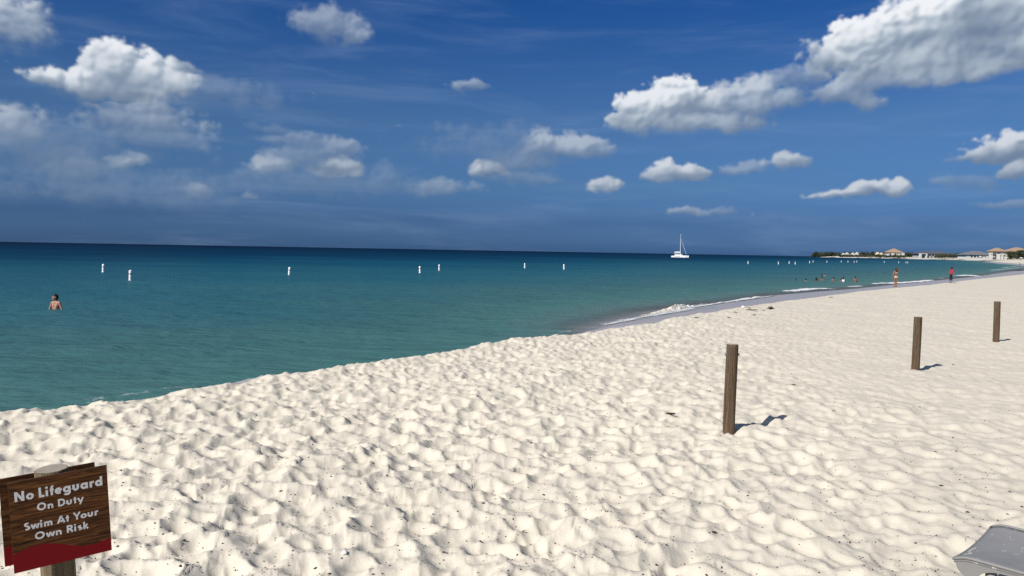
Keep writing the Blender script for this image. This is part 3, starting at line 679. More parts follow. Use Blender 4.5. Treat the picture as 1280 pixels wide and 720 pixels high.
# ------------------------------------------------------------------ lounger
def build_lounger():
    TOP = .45; o0 = ground(1192.5, 700, TOP - .03); e1 = ground(1240, 658.5, TOP - .02)
    v = (e1 - o0); v.z = 0; Wd = v.length; v.normalize(); u = Vector((v.y, -v.x, 0)); L = 1.95     # u runs away from the foot end, right and towards us
    ang = math.atan2(u.y, u.x)
    root = thing('sun_lounger', (o0.x, o0.y, sand_z(o0.x + u.x, o0.y + u.y)), 'grey plastic sun lounger with sand on its deck, cut off by the bottom right corner', 'lounger', None, ang)
    z0 = TOP - root.location.z
    def prof(x): return z0 - .030 * max(0, 1 - x / .10) ** 2 - .012 * math.sin(min(1, x / .5) * math.pi) * 0
    us = [0, .012, .03, .06, .10, .16, .24, .34, .5, .7, .95, 1.2, 1.5, 1.8, L]; vs = np.linspace(0, 1, 15)
    def deck(u_, t_): return prof(u_) - .030 * (1 - (2 * t_ - 1) ** 2) + .012
    bm = bmesh.new(); G = [[[bm.verts.new((x, y * Wd, deck(x, y) - d)) for y in vs] for x in us] for d in (0, .028)]
    n, m_ = len(us), len(vs)
    for i in range(n - 1):
        for j in range(m_ - 1):
            bm.faces.new((G[0][i][j], G[0][i + 1][j], G[0][i + 1][j + 1], G[0][i][j + 1])); bm.faces.new((G[1][i][j], G[1][i][j + 1], G[1][i + 1][j + 1], G[1][i + 1][j]))
    for i in range(n - 1):
        for j in (0, m_ - 1): bm.faces.new((G[0][i][j], G[1][i][j], G[1][i + 1][j], G[0][i + 1][j]))
    for j in range(m_ - 1):
        for i in (0, n - 1): bm.faces.new((G[0][i][j], G[0][i][j + 1], G[1][i][j + 1], G[1][i][j]))
    from_bm('deck', bm, M_DECK, root, True)
    for y, nm in ((0, 'side_rail'), (Wd, 'side_rail')):
        bm = bmesh.new(); tube(bm, [(x, y, prof(x) + .010) for x in us], [.008] + [.011] * (n - 1), 8); from_bm(nm, bm, M_RIM, root, True)
    bm = bmesh.new(); tube(bm, [(-.004, y * Wd, deck(0, y) - .004) for y in vs], .009, 8); from_bm('end_rail', bm, M_RIM, root, True)
    # moulded skirt under the near and far rails with an arched opening, and legs
    for y in (0.012, Wd - .012):
        bm = bmesh.new(); xs = list(np.linspace(0.0, L, 60)); T = []; Bt = []
        for x in xs:
            dep = .12
            if .13 < x < 1.80:
                a = min((x - .13) / .16, (1.80 - x) / .16, 1.0); dep = .12 - .085 * math.sqrt(1 - (1 - a) ** 2)
            if x < .05: dep = .05 + .07 * (x / .05)
            T.append([bm.verts.new((x + .004, y + s_ * .009, prof(x) - .004)) for s_ in (-1, 1)]); Bt.append([bm.verts.new((x + .02 * max(0, 1 - x / .1), y + s_ * .009, prof(x) - dep)) for s_ in (-1, 1)])
        for i in range(len(xs) - 1):
            for s_ in (0, 1): bm.faces.new((T[i][s_], T[i + 1][s_], Bt[i + 1][s_], Bt[i][s_]))
            bm.faces.new((T[i][0], T[i][1], T[i + 1][1], T[i + 1][0])); bm.faces.new((Bt[i][0], Bt[i][1], Bt[i + 1][1], Bt[i + 1][0]))
        for i in (0, -1): bm.faces.new((T[i][0], T[i][1], Bt[i][1], Bt[i][0]))
        from_bm('skirt', bm, M_RIM, root)
    for x in (.20, 1.72):
        for y in (.06, Wd - .06):
            bm = bmesh.new(); tube(bm, [(x, y, -.08), (x + (.0 if x < 1 else 0), y, z0 - .04)], [.024, .034], 12); from_bm('leg', bm, M_RIM, root, True)
build_lounger()

# ------------------------------------------------------------------ people
def remeshed(name, caps, m, voxel, parent, smooth_it=4, deci=1.0):
    bm = bmesh.new()
    for (p, ra, q, rb) in caps:
        p, q = Vector(p), Vector(q); d = q - p; L = d.length
        if L < 1e-5: d = Vector((0, 0, 1)); q = p + d * 1e-3
        d.normalize(); seg = 10; pts = []; rs = []
        for k in range(4): a = math.pi / 2 * (1 - k / 4) ; pts.append(p - d * ra * math.sin(a)); rs.append(max(ra * math.cos(a), ra * .12))
        pts.append(p); rs.append(ra); pts.append(q); rs.append(rb)
        for k in range(1, 5): a = math.pi / 2 * k / 4; pts.append(q + d * rb * math.sin(a)); rs.append(max(rb * math.cos(a), rb * .12))
        tube(bm, pts, rs, seg)
    bmesh.ops.recalc_face_normals(bm, faces=bm.faces)
    me = bpy.data.meshes.new(name); bm.to_mesh(me); bm.free()
    o = bpy.data.objects.new(name, me); COL.objects.link(o)
    r = o.modifiers.new('r', 'REMESH'); r.mode = 'VOXEL'; r.voxel_size = voxel
    s = o.modifiers.new('s', 'SMOOTH'); s.iterations = smooth_it; s.factor = .5
    if deci < 1: dd = o.modifiers.new('d', 'DECIMATE'); dd.ratio = deci
    dg = bpy.context.evaluated_depsgraph_get(); ev = o.evaluated_get(dg); me2 = bpy.data.meshes.new_from_object(ev)
    bpy.data.objects.remove(o); bpy.data.meshes.remove(me); me2.name = name
    return link(name, me2, m, parent)
def hand(caps, w, d, side, h, curl=.5):        # palm and five unequal fingers continuing the forearm direction d
    d = Vector(d).normalized(); x = Vector((1, 0, 0)); x = (x - d * x.dot(d)); x = x.normalized() if x.length > .1 else Vector((0, 1, 0)); y = d.cross(x)
    w = Vector(w); k = h
    for j in (-1, 0, 1): caps.append((w + y * .010 * k * j, .0095 * k, w + d * .050 * k + y * .013 * k * j, .0085 * k))
    for j, ln in ((-1.5, .040), (-.5, .047), (.5, .044), (1.5, .034)):
        a = w + d * .052 * k + y * .0095 * k * j; b = a + (d + x * curl * .35 * side) * ln * .55 * k; c = b + (d + x * curl * side) * ln * .45 * k
        caps += [(a, .0052 * k, b, .0048 * k), (b, .0048 * k, c, .0040 * k)]
    a = w + d * .012 * k + y * -.016 * k; b = a + (d * .7 + y * -.8) * .026 * k; caps += [(a, .0062 * k, b, .0055 * k), (b, .0055 * k, b + (d + y * -.2) * .022 * k, .0045 * k)]
def person(loc, facing, h, label, group=None, skin=None, hair=None, hairlen=0, arms=None, legs=None, fem=False, wear=(), lean=(0, 0), head_turn=0.0, voxel=.009, cut=None, fine=True, bend=0):
    """Standing figure, local -y is forward. arms: per side (elbow, wrist) offsets as fractions of height."""
    skin = skin or M_SKIN2; hair = hair or M_HAIR
    root = thing('person', loc, label, 'person', group, facing)
    P = lambda x, y, z: Vector((x * h + lean[0] * h * max(0, z - .5), y * h + lean[1] * h * max(0, z - .5), z * h))
    sw = .098 if fem else .112; hw = .052 if fem else .048
    tor = [(P(-.035, 0, .525), .058 * h, P(.035, 0, .525), .058 * h), (P(-.02, 0, .545), .055 * h, P(-.018, 0, .63), .046 * h), (P(.02, 0, .545), .055 * h, P(.018, 0, .63), .046 * h),
           (P(-.02, 0, .63), .046 * h, P(-.045, 0, .74), .055 * h), (P(.02, 0, .63), .046 * h, P(.045, 0, .74), .055 * h), (P(-.045, 0, .745), .054 * h, P(-.055, .004, .79), .040 * h), (P(.045, 0, .745), .054 * h, P(.055, .004, .79), .040 * h),
           (P(-sw + .02, .004, .808), .034 * h, P(sw - .02, .004, .808), .034 * h), (P(-.05, .006, .80), .03 * h, P(0, .006, .842), .03 * h), (P(.05, .006, .80), .03 * h, P(0, .006, .842), .03 * h)]
    if fem: tor += [(P(-.035, -.035, .745), .030 * h, P(-.035, -.04, .745), .028 * h), (P(.035, -.035, .745), .030 * h, P(.035, -.04, .745), .028 * h)]
    neck = [(P(0, .006, .83), .031 * h, P(0, -.004, .885), .029 * h)]
    hc = P(0, -.008, .935); Rz = Matrix.Rotation(head_turn, 3, 'Z'); HD = lambda x, y, z: hc + Rz @ Vector((x * h, y * h, z * h))
    head = [(HD(0, .012, .012), .054 * h, HD(0, -.006, .012), .052 * h), (HD(0, -.012, -.012), .046 * h, HD(0, -.026, -.040), .030 * h), (HD(0, -.052, .004), .006 * h, HD(0, -.060, -.012), .009 * h), (HD(-.016, -.045, -.035), .006 * h, HD(.016, -.045, -.035), .006 * h),
            (HD(.052, .004, .004), .010 * h, HD(.053, .008, -.012), .008 * h), (HD(-.052, .004, .004), .010 * h, HD(-.053, .008, -.012), .008 * h)]
    limb = []; up_arm = []; thigh = []
    arms = arms or (((-.135, .0, .64), (-.14, -.03, .50)), ((.135, .0, .64), (.14, -.03, .50)))
    for sd_, (eb, wr) in zip((-1, 1), arms):
        s0 = P(sd_ * sw, .004, .806); e_ = P(*eb); w_ = P(*wr)
        up_arm.append((s0, .030 * h, e_, .022 * h)); limb += [(s0, .030 * h, e_, .022 * h), (e_, .0225 * h, e_.lerp(w_, .35), .0225 * h), (e_.lerp(w_, .35), .0225 * h, w_, .0145 * h)]
        if fine: hand(limb, w_, w_ - e_, -sd_, h)
        else: hand(limb, w_, w_ - e_, -sd_, h)
    legs = legs or (((-.052, -.004, .285), (-.052, .012, .045)), ((.052, -.004, .285), (.052, .012, .045)))
    for sd_, (kn, an) in zip((-1, 1), legs):
        hp = P(sd_ * hw, 0, .505); k_ = P(*kn); a_ = P(*an); ft = a_ + Vector((sd_ * .01 * h, -.095 * h, -.020 * h))
        thigh.append((hp, .052 * h, k_, .035 * h)); limb += [(hp, .052 * h, hp.lerp(k_, .5), .046 * h), (hp.lerp(k_, .5), .046 * h, k_, .033 * h), (k_, .033 * h, k_.lerp(a_, .3), .035 * h), (k_.lerp(a_, .3), .035 * h, a_, .020 * h), (a_ + Vector((0, .012 * h, -.022 * h)), .019 * h, ft, .014 * h)]
    bits = tor + neck + head + limb
    if cut is not None: bits = [b for b in bits if max(Vector(b[0]).z, Vector(b[2]).z) > cut * h]
    remeshed('body', bits, skin, voxel, root, 3)
    g = 1.10
    hp = [(HD(0, .020, .020), .054 * h, HD(0, .000, .028), .054 * h), (HD(0, .030, -.005), .046 * h, HD(0, .028, -.03), .036 * h)]
    if hairlen > 0: hp += [(HD(-.03, .035, .0), .035 * h, HD(-.038, .045, -hairlen), .026 * h), (HD(.03, .035, .0), .035 * h, HD(.038, .045, -hairlen), .026 * h), (HD(0, .045, .0), .04 * h, HD(0, .05, -hairlen - .01), .03 * h), (HD(-.045, .01, .01), .022 * h, HD(-.055, .01, -hairlen * .7), .016 * h), (HD(.045, .01, .01), .022 * h, HD(.055, .01, -hairlen * .7), .016 * h)]
    remeshed('hair', hp, hair, voxel * 1.2, root, 3)
    if fine:
        for sx in (-1, 1):
            bm = bmesh.new(); bmesh.ops.create_icosphere(bm, subdivisions=1, radius=.0075 * h, matrix=Matrix.Translation(HD(sx * .021, -.052, .004))); from_bm('eye', bm, M_EYE, root, True)
    grow = lambda L_, k: [(p, r * k + .004 * h, q, r2 * k + .004 * h) for p, r, q, r2 in L_]
    for wname, wm in wear:
        if wname == 'shirt': remeshed('shirt', grow(tor[1:] + up_arm, 1.08), wm, voxel, root, 4)
        if wname == 'long_shirt': remeshed('shirt', grow(tor[1:] + up_arm, 1.12) + grow([(p, r, p.lerp(q, .9), r2) for p, r, q, r2 in limb[1:2]], 1.1), wm, voxel, root, 4)
        if wname == 'top': remeshed('bikini_top', [(P(-.035, -.038, .745), .033 * h, P(.035, -.038, .745), .033 * h), (P(-.05, .035, .745), .018 * h, P(.05, .035, .745), .018 * h), (P(-.085, 0, .745), .018 * h, P(-.05, .035, .745), .018 * h), (P(.085, 0, .745), .018 * h, P(.05, .035, .745), .018 * h)], wm, voxel, root, 2)
        if wname == 'bottom': remeshed('bikini_bottom', grow([(P(-.035, .006, .515), .058 * h, P(.035, .006, .515), .058 * h), (P(0, .01, .50), .045 * h, P(0, .0, .47), .03 * h)], 1.03), wm, voxel, root, 2)
        if wname == 'shorts': remeshed('shorts', grow(tor[:1] + [(p, r, p.lerp(q, .55), .046 * h) for p, r, q, r2 in thigh], 1.08), wm, voxel, root, 3)
        if wname == 'capri': remeshed('trousers', grow(tor[:3] + thigh + [(q, r2, q + Vector((0, .004 * h, -.09 * h)), .034 * h) for p, r, q, r2 in thigh], 1.06), wm, voxel, root, 3)
        if wname == 'vest': remeshed('top', grow(tor[3:7], 1.05), wm, voxel, root, 3)
    return root

def wade(px, py, depth, **kw):                 # stands in the sea with the water at a given height on the body
    g = ground(px, py, SEA); return Vector((g.x, g.y, SEA - depth))
SPREAD = (((-.165, .01, .665), (-.195, -.02, .56)), ((.165, .01, .665), (.195, -.02, .56)))
# man in the sea at left, turned three-quarters to the left
hM = 1.92
person(wade(70, 386.5, hM * .655), math.radians(-18), hM, 'dark haired bare chested man standing chest deep in the sea at left', None, M_SKIN, M_HAIR, 0,
       (((-.165, -.01, .675), (-.19, -.03, .57)), ((.160, .02, .675), (.185, .0, .57))), lean=(-.03, 0), head_turn=math.radians(-42), voxel=.010)
GRP = 'bathers in the sea off the right hand beach'
BK = math.pi
def bather(px, py, depth, label, h=1.68, **kw):
    kw.setdefault('fine', False); kw.setdefault('voxel', .016)
    return person(wade(px, py, h * depth), kw.pop('face', BK), h, label, GRP, **kw)
bather(994.5, 351, .84, 'dark haired head of the leftmost bather, body under water', face=math.radians(-70), skin=M_SKIN3)
bather(1007.5, 351.3, .82, 'dark haired bather in to the neck, second from left in the group', face=math.radians(160))
bather(1020.2, 351.3, .74, 'bather with big dark hair down to her shoulders', hairlen=.09, fem=True, arms=SPREAD, skin=M_SKIN3)
bather(1027.0, 345, .84, 'left of two far heads close together behind the group', skin=M_SKIN3)
bather(1031.2, 345, .80, 'right of two far heads close together behind the group', hair=M_HAIRB, skin=M_SKIN)
bather(1029.3, 351, .70, 'bare backed bather leaning right beneath the two far heads', lean=(.28, 0), arms=SPREAD, skin=M_SKIN2)
bather(1042, 351.5, .70, 'bare backed bather with dark hair and arms out, middle of the group', arms=SPREAD, skin=M_SKIN2)
bather(1051.6, 351.6, .78, 'bather half hidden beside the one in white', h=1.6, skin=M_SKIN2)
bather(1054, 352, .66, 'dark haired bather wearing a white top', wear=(('vest', M_WCLOTH),), arms=SPREAD, skin=M_SKIN3, fem=True)
bather(1069, 353, .58, 'rightmost bather, waist deep with dark swimwear', wear=(('shorts', M_BLACK),), skin=M_SKIN2, arms=(((-.14, -.02, .66), (-.10, -.10, .60)), ((.14, -.02, .66), (.10, -.10, .60))))
bather(1086, 341, .84, 'lone dark head swimming farther out, left of another', skin=M_SKIN3)
bather(1106.5, 341.8, .85, 'lone brown head swimming just left of the woman in a bikini', skin=M_SKIN2, face=math.radians(80))
# standing woman at the water's edge, seen from behind, one hand at her head
gw = ground(1119.3, 359.6, -.10); gw.z = sand_z(gw.x, gw.y)
person(gw, math.pi + .1, 1.64, 'woman in a pale bikini at the water edge with one hand raised to her hair', None, M_SKIN2, M_HAIRB, .10,
       (((.0, 0, 0), (0, 0, 0)) if False else ((-.20, -.04, .79), (-.115, -.05, .93)), ((.150, .01, .66), (.175, -.03, .53))),
       legs=(((-.045, -.004, .285), (-.044, .012, .045)), ((.045, -.004, .285), (.044, .012, .045))), fem=True, wear=(('top', M_BIKINI), ('bottom', M_BIKINI)), voxel=.008)
gr = ground(1188.3, 354.3, -.05); gr.z = sand_z(gr.x, gr.y)
person(gr, math.radians(70), 1.62, 'person in a red shirt and black trousers standing on the beach at right', None, M_SKIN2, M_HAIR, .05,
       (((-.12, -.07, .66), (-.10, -.16, .57)), ((.12, .06, .66), (.10, .02, .54))), legs=(((-.045, -.045, .285), (-.045, -.035, .045)), ((.045, .03, .285), (.045, .075, .045))),
       fem=True, wear=(('shirt', M_RED), ('capri', M_BLACK)), lean=(0, -.10), voxel=.008)
bm = bmesh.new(); lathe(bm, [(.40, .012), (.42, .03), (.40, .045)], 20)  # flat black oval added for the dark spot at the feet
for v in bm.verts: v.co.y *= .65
oval = tag(from_bm('mat', bm, M_BLACK, None, True), 'flat dark oval on the sand under the feet of the red shirted person', 'mat'); oval.location = gr - Vector((0, 0, .03))
gk = ground(1274.6, 332.3, -.6); gk.z = -.55
person(gk, math.radians(60), 1.75, 'far dark walker on the wet sand near the right edge', None, M_SKIN3, M_HAIR, 0, None,
       legs=(((-.045, -.06, .285), (-.045, -.06, .045)), ((.045, .05, .285), (.045, .11, .045))), wear=(('shirt', M_BLACK), ('shorts', M_BLACK)), voxel=.016, fine=False)

# ------------------------------------------------------------------ swim buoys
def make_buoy():
    root = thing('swim_buoy', (0, 0, 0), '', 'buoy', 'white swim area buoys')
    bm = bmesh.new(); lathe(bm, [(.09, -.5), (.125, -.42), (.125, .74), (.115, .80), (.06, .84)], 14); from_bm('body', bm, M_BUOY, root, True)
    bm = bmesh.new(); lathe(bm, [(.128, .50), (.131, .51), (.131, .56), (.128, .57)], 14); from_bm('band', bm, M_BAND, root, True)
    bm = bmesh.new(); lathe(bm, [(.128, -.10), (.145, -.06), (.145, .01), (.128, .04)], 14); from_bm('float_collar', bm, M_BUOY, root, True)
    bm = bmesh.new(); tube(bm, [(0, .04, .83), (0, .04, .89), (0, -.04, .89), (0, -.04, .83)], .010, 6); from_bm('lifting_eye', bm, M_STEEL, root, True)
    return root
BUOYS = [(129, 340, 'leftmost white buoy, above the man in the sea', 0), (163, 350.3, 'nearest and tallest white buoy, right of the man in the sea', 0), (361.5, 343.8, 'lone white buoy in the left half of the open sea', 0),
 (525, 341, 'lower left of a pair of white buoys left of centre', 0), (549, 338, 'higher right of a pair of white buoys left of centre', 0), (656, 335, 'white buoy at the centre of the sea, left of two', 0), (705, 336.5, 'white buoy right of centre, last before the catamaran', 0),
 (935, 330, 'white buoy between the catamaran and the far headland, standing alone', 1), (973, 330.5, 'first of three white buoys left of the headland tip', 1), (986.5, 329.8, 'middle and farthest of three white buoys left of the headland tip', 1), (994, 330.6, 'last and lowest of three white buoys left of the headland tip', 1),
 (1012, 329, 'lower left buoy of the pair below the headland tip', 1), (1016.3, 328, 'upper right buoy of the pair below the headland tip', 1), (1033.6, 328.2, 'white buoy alone below the dark trees of the headland', 1), (1051.5, 328, 'slim white buoy below the white villas', 1), (1060, 328, 'small white buoy just right of the slim one below the villas', 1),
 (1067.8, 328.2, 'left of two tiny buoys close together below the villas', 1), (1071, 327.9, 'right of two tiny buoys close together below the villas', 1), (1105.4, 328, 'white buoy below the cream gabled villa', 1), (1123.5, 327, 'tiny far buoy right of the bikini woman, alone', 1), (1132.5, 328, 'nearer of the two rightmost buoys', 1), (1134.8, 326.3, 'farther of the two rightmost buoys', 1)]
b0 = make_buoy(); kids = list(b0.children)
for i, (px, py, lab, far) in enumerate(BUOYS):
    g = ground(px, py, SEA); 
    if g.y > 420: g = g * (420 / g.y); g.z = SEA
    if i == 0: r = b0
    else:
        r = b0.copy(); COL.objects.link(r)
        for ch in kids[: (2 if far else 4)]:
            c = ch.copy(); COL.objects.link(c); c.parent = r
    r['label'] = lab; r.location = g; rnd = random.Random(i); r.rotation_euler = (rnd.uniform(-.07, .07), rnd.uniform(-.06, .06), rnd.uniform(0, 6)); r.scale = (1.1,) * 3 if far else (1,) * 3

# ------------------------------------------------------------------ catamaran
def build_cat():
    Yd = 620.0; k = Yd / F; c = ground(850, 320, SEA); base = at(850, 319.6, Yd); base.z = SEA
    root = thing('catamaran', base, 'white sailing catamaran with a bare tall mast on the horizon', 'boat', None, math.radians(-38))
    # length along x; hulls at y = +-2.6
    def hull(y):
        bm = bmesh.new(); st = []
        for i in range(15):
            t_ = i / 14; x = -6.3 + 12.6 * t_; b_ = .85 * (math.sin(math.pi * min(1, .32 + .68 * t_)) ** .7 if t_ > .0 else .8); b_ = max(.05, .85 * min(1, (1.02 - t_) * 2.6) ** .6)
            top = 1.35 + .45 * t_ ** 2
            st.append([bm.verts.new((x + .35 * t_, y + a * b_, z)) for a, z in ((-1, top), (-.95, .5), (-.5, -.4), (.5, -.4), (.95, .5), (1, top))])
        for A_, B_ in zip(st, st[1:]):
            for j in range(6): bm.faces.new((A_[j], A_[(j + 1) % 6], B_[(j + 1) % 6], B_[j]))
        bm.faces.new(st[0]); bm.faces.new(st[-1][::-1]); h = from_bm('hull', bm, M_WHITE, root)
        bm = bmesh.new(); box(bm, -3.2, 1.8, y - .88, y + .88, .86, 1.08); from_bm('hull_window', bm, M_GLASS, h)
    hull(-2.7); hull(2.7)
    bm = bmesh.new(); box(bm, -5.4, 2.0, -2.2, 2.2, .95, 1.42); from_bm('bridge_deck', bm, M_WHITE, root)
    bm = bmesh.new(); v = [(-3.6, 1.42, 2.3), (2.4, 1.42, 2.3), (1.0, 2.75, 1.9), (-3.4, 2.75, 1.9)]
    q = [[bm.verts.new((x, s * w, z)) for x, z, w in v] for s in (-1, 1)]
    for i in range(4): bm.faces.new((q[0][i], q[0][(i + 1) % 4], q[1][(i + 1) % 4], q[1][i]))
    bm.faces.new(q[0]); bm.faces.new(q[1][::-1]); from_bm('cabin', bm, M_WHITE, root)
    bm = bmesh.new(); box(bm, -2.8, .9, -2.16, 2.16, 1.95, 2.42); from_bm('cabin_window', bm, M_GLASS, root)
    bm = bmesh.new(); box(bm, -4.6, -.7, -2.0, 2.0, 3.55, 3.75); from_bm('hard_top', bm, M_WHITE, root)
    for x in (-4.3, -1.1):
        for y in (-1.8, 1.8):
            bm = bmesh.new(); tube(bm, [(x, y, 1.4), (x, y, 3.58)], .06, 6); from_bm('roof_post', bm, M_WHITE, root)
    bm = bmesh.new(); tube(bm, [(.2, 0, 2.6), (.2, 0, 10), (.15, 0, 19.3)], [.24, .22, .13], 8); m_ = from_bm('mast', bm, M_WHITE, root)
    for z in (8.0, 13.5):
        bm = bmesh.new(); tube(bm, [(.2, -1.1, z), (.2, 1.1, z)], .05, 6); from_bm('spreader', bm, M_WHITE, m_)
    bm = bmesh.new(); tube(bm, [(.0, 0, 4.2), (-5.2, 0, 4.35)], .13, 8); from_bm('boom', bm, M_WHITE, root)
    bm = bmesh.new(); tube(bm, [(-.2, 0, 4.55), (-2.5, 0, 4.65), (-5.0, 0, 4.55)], [.26, .24, .14], 8); from_bm('furled_mainsail', bm, M_WHITE, root)
    bm = bmesh.new(); tube(bm, [(5.9, 0, 1.7), (3.4, 0, 8.2), (.45, 0, 15.8)], [.10, .16, .07], 8); from_bm('furled_jib', bm, plain('sail_cover', (.42, .48, .66), .8), root)
    bm = bmesh.new(); box(bm, 4.7, 4.95, -2.7, 2.7, 1.35, 1.6); from_bm('front_beam', bm, M_WHITE, root)
    for y in (-2.7, 2.7):
        bm = bmesh.new(); tube(bm, [(-.3, y, 1.5), (.2, math.copysign(1.1, y), 13.5), (.15, 0, 18.6)], .025, 5); from_bm('shroud', bm, M_STEEL, root)
build_cat()

# ------------------------------------------------------------------ far headland: trees and buildings
def leaf_b(c0, c1):
    def b(s, p, o):
        ge = s.new('ShaderNodeNewGeometry').outputs['Position']; n = s.noise(ge, .22, 4, .6)
        s.put(p.inputs['Base Color'], s.ramp(n, [(.3, c0), (.7, c1)])); p.inputs['Roughness'].default_value = .8; p.inputs['Specular IOR Level'].default_value = .15
    return b
M_LEAF = mat('dull_green_leaves', leaf_b((.026, .036, .021), (.066, .070, .040))); M_LEAF2 = mat('dark_green_leaves', leaf_b((.022, .034, .018), (.060, .072, .036)))
M_BARK = plain('bark', (.11, .085, .06), .9)
M_TAN = plain('tan_roof_tiles', (.34, .23, .15), .85, .12, 2); M_SLATE = plain('blue_grey_roof', (.085, .095, .125), .75, .12, 2); M_GREYR = plain('grey_roof', (.15, .15, .165), .8, .12, 2)  # tan dulled to put distance haze into the roof colour
M_WALL = plain('white_render_wall', (.60, .585, .55), .8, .06, 2); M_CREAM = plain('cream_wall', (.66, .58, .40), .8, .06, 2); M_STONE = plain('grey_stone_wall', (.42, .40, .37), .85, .1, 2)
M_THATCH = plain('thatch', (.30, .23, .14), .95, .2, 3)
def leaves(bm, c, rx, ry, rz, n, size, rnd):
    for _ in range(n):
        d = Vector((rnd.gauss(0, 1), rnd.gauss(0, 1), rnd.gauss(0, 1))).normalized(); k = rnd.uniform(.35, 1) ** .5 * rnd.choice((1, 1, .8, 1.08))
        p = Vector(c) + Vector((d.x * rx * k, d.y * ry * k, d.z * rz * k)); s = size * rnd.uniform(.6, 1.3)
        a = Vector((rnd.gauss(0, 1), rnd.gauss(0, 1), rnd.gauss(0, 1))).normalized(); b = a.orthogonal().normalized()
        v = [bm.verts.new(p + a * s), bm.verts.new(p + b * s * .7), bm.verts.new(p - a * s), bm.verts.new(p - b * s * .7)]; bm.faces.new(v)
def tree(px, pyb, pyt, wpx, Yd, label, m=None, seed=1, lobes=7):
    b = at(px, pyb, Yd); tp = at(px, pyt, Yd); ht = tp.z - b.z; w = wpx * Yd / F; rnd = random.Random(seed)
    root = thing('tree', b, label, 'tree', 'trees on the far shore')
    bm = bmesh.new(); tube(bm, [(0, 0, -1), (.02 * w, 0, ht * .35), (0, .02 * w, ht * .75)], [.035 * ht, .026 * ht, .010 * ht], 7)
    for k in range(5):
        a = rnd.uniform(0, 6.28); tube(bm, [(0, 0, ht * rnd.uniform(.25, .5)), (math.cos(a) * w * .18, math.sin(a) * w * .18, ht * .6), (math.cos(a) * w * .34, math.sin(a) * w * .34, ht * .75)], [.015 * ht, .011 * ht, .005 * ht], 5)
    from_bm('trunk', bm, M_BARK, root)
    bm = bmesh.new()
    for k in range(lobes):
        a = rnd.uniform(0, 6.28); q = rnd.uniform(0, .33) * w; z = ht * rnd.uniform(.36, .82) if k else ht * .74
        rr = rnd.uniform(.15, .25) * w; zr = min(rr * .9, (ht - z) * 1.0)
        leaves(bm, (math.cos(a) * q, math.sin(a) * q, z), rr, rr, zr, 170, w * .035, rnd)
    leaves(bm, (0, 0, ht * .45), w * .46, w * .46, ht * .40, 420, w * .035, rnd)
    from_bm('crown', bm, m or M_LEAF, root, recalc=False)
def openings(root, bw, z0, z1, n, m, yf, x0, wfrac=.5, name='window', arch=False):
    for i in range(n):
        cx = x0 + bw * (i + .5) / n; w = bw / n * wfrac
        bm = bmesh.new(); box(bm, cx - w / 2, cx + w / 2, yf - .25, yf + .35, z0, z1); o = from_bm(name, bm, M_GLASS, root)
        bm = bmesh.new()
        box(bm, cx - w / 2 - .22, cx - w / 2 - .003, yf - .38, yf + .1, z0, z1 + .22); box(bm, cx + w / 2 + .003, cx + w / 2 + .22, yf - .38, yf + .1, z0, z1 + .22); box(bm, cx - w / 2 - .003, cx + w / 2 + .003, yf - .38, yf + .1, z1 + .003, z1 + .22)
        from_bm('frame', bm, m, o)
def hip(root, x0, x1, y0, y1, z0, z1, inset, m, ov=.8, ridge_y=True):
    bm = bmesh.new(); a = [bm.verts.new(c) for c in ((x0 - ov, y0 - ov, z0), (x1 + ov, y0 - ov, z0), (x1 + ov, y1 + ov, z0), (x0 - ov, y1 + ov, z0))]
    e = [bm.verts.new((v.co.x, v.co.y, z0 - .35)) for v in a]; ym = (y0 + y1) / 2
    r = [bm.verts.new((x0 + inset, ym, z1)), bm.verts.new((x1 - inset, ym, z1))]
    bm.faces.new((a[0], a[1], r[1], r[0])); bm.faces.new((a[2], a[3], r[0], r[1])); bm.faces.new((a[1], a[2], r[1])); bm.faces.new((a[3], a[0], r[0]))
    for i in range(4): bm.faces.new((a[i], a[(i + 1) % 4], e[(i + 1) % 4], e[i]))
    bm.faces.new(e[::-1]); return from_bm('roof', bm, m, root)
def gable(root, x0, x1, y0, y1, z0, z1, m, ov=.5):      # ridge runs in depth so the gable faces the beach
    bm = bmesh.new(); xm = (x0 + x1) / 2; q = []
    for y in (y0 - ov, y1 + ov): q.append([bm.verts.new(c) for c in ((x0 - ov, y, z0 - .3), (xm, y, z1), (x1 + ov, y, z0 - .3), (x1 + ov, y, z0 - .7), (xm, y, z1 - .5), (x0 - ov, y, z0 - .7))])
    for i in range(6): bm.faces.new((q[0][i], q[0][(i + 1) % 6], q[1][(i + 1) % 6], q[1][i]))
    bm.faces.new(q[0][::-1]); bm.faces.new(q[1]); return from_bm('roof', bm, m, root)
def walls(root, x0, x1, y0, y1, z0, z1, m, peak=None):
    bm = bmesh.new(); box(bm, x0, x1, y0, y1, z0, z1)
    if peak:
        xm = (x0 + x1) / 2; v = [bm.verts.new(c) for c in ((x0, y0, z1 + .002), (x1, y0, z1 + .002), (xm, y0, peak), (x0, y1, z1 + .002), (x1, y1, z1 + .002), (xm, y1, peak))]
        for f in ((0, 1, 2), (5, 4, 3), (0, 2, 5, 3), (1, 4, 5, 2), (0, 3, 4, 1)): bm.faces.new([v[i] for i in f])
    return from_bm('wall', bm, m, root)
def block(px0, px1, pyb, Yd, name, label, cat):           # root at the left foot of the front wall, x along the frame, metres per pixel
    b = at(px0, pyb, Yd); k = (at(px1, pyb, Yd) - b).length / (px1 - px0)
    return thing(name, (b.x, b.y, b.z), label, cat), k, (px1 - px0) * k
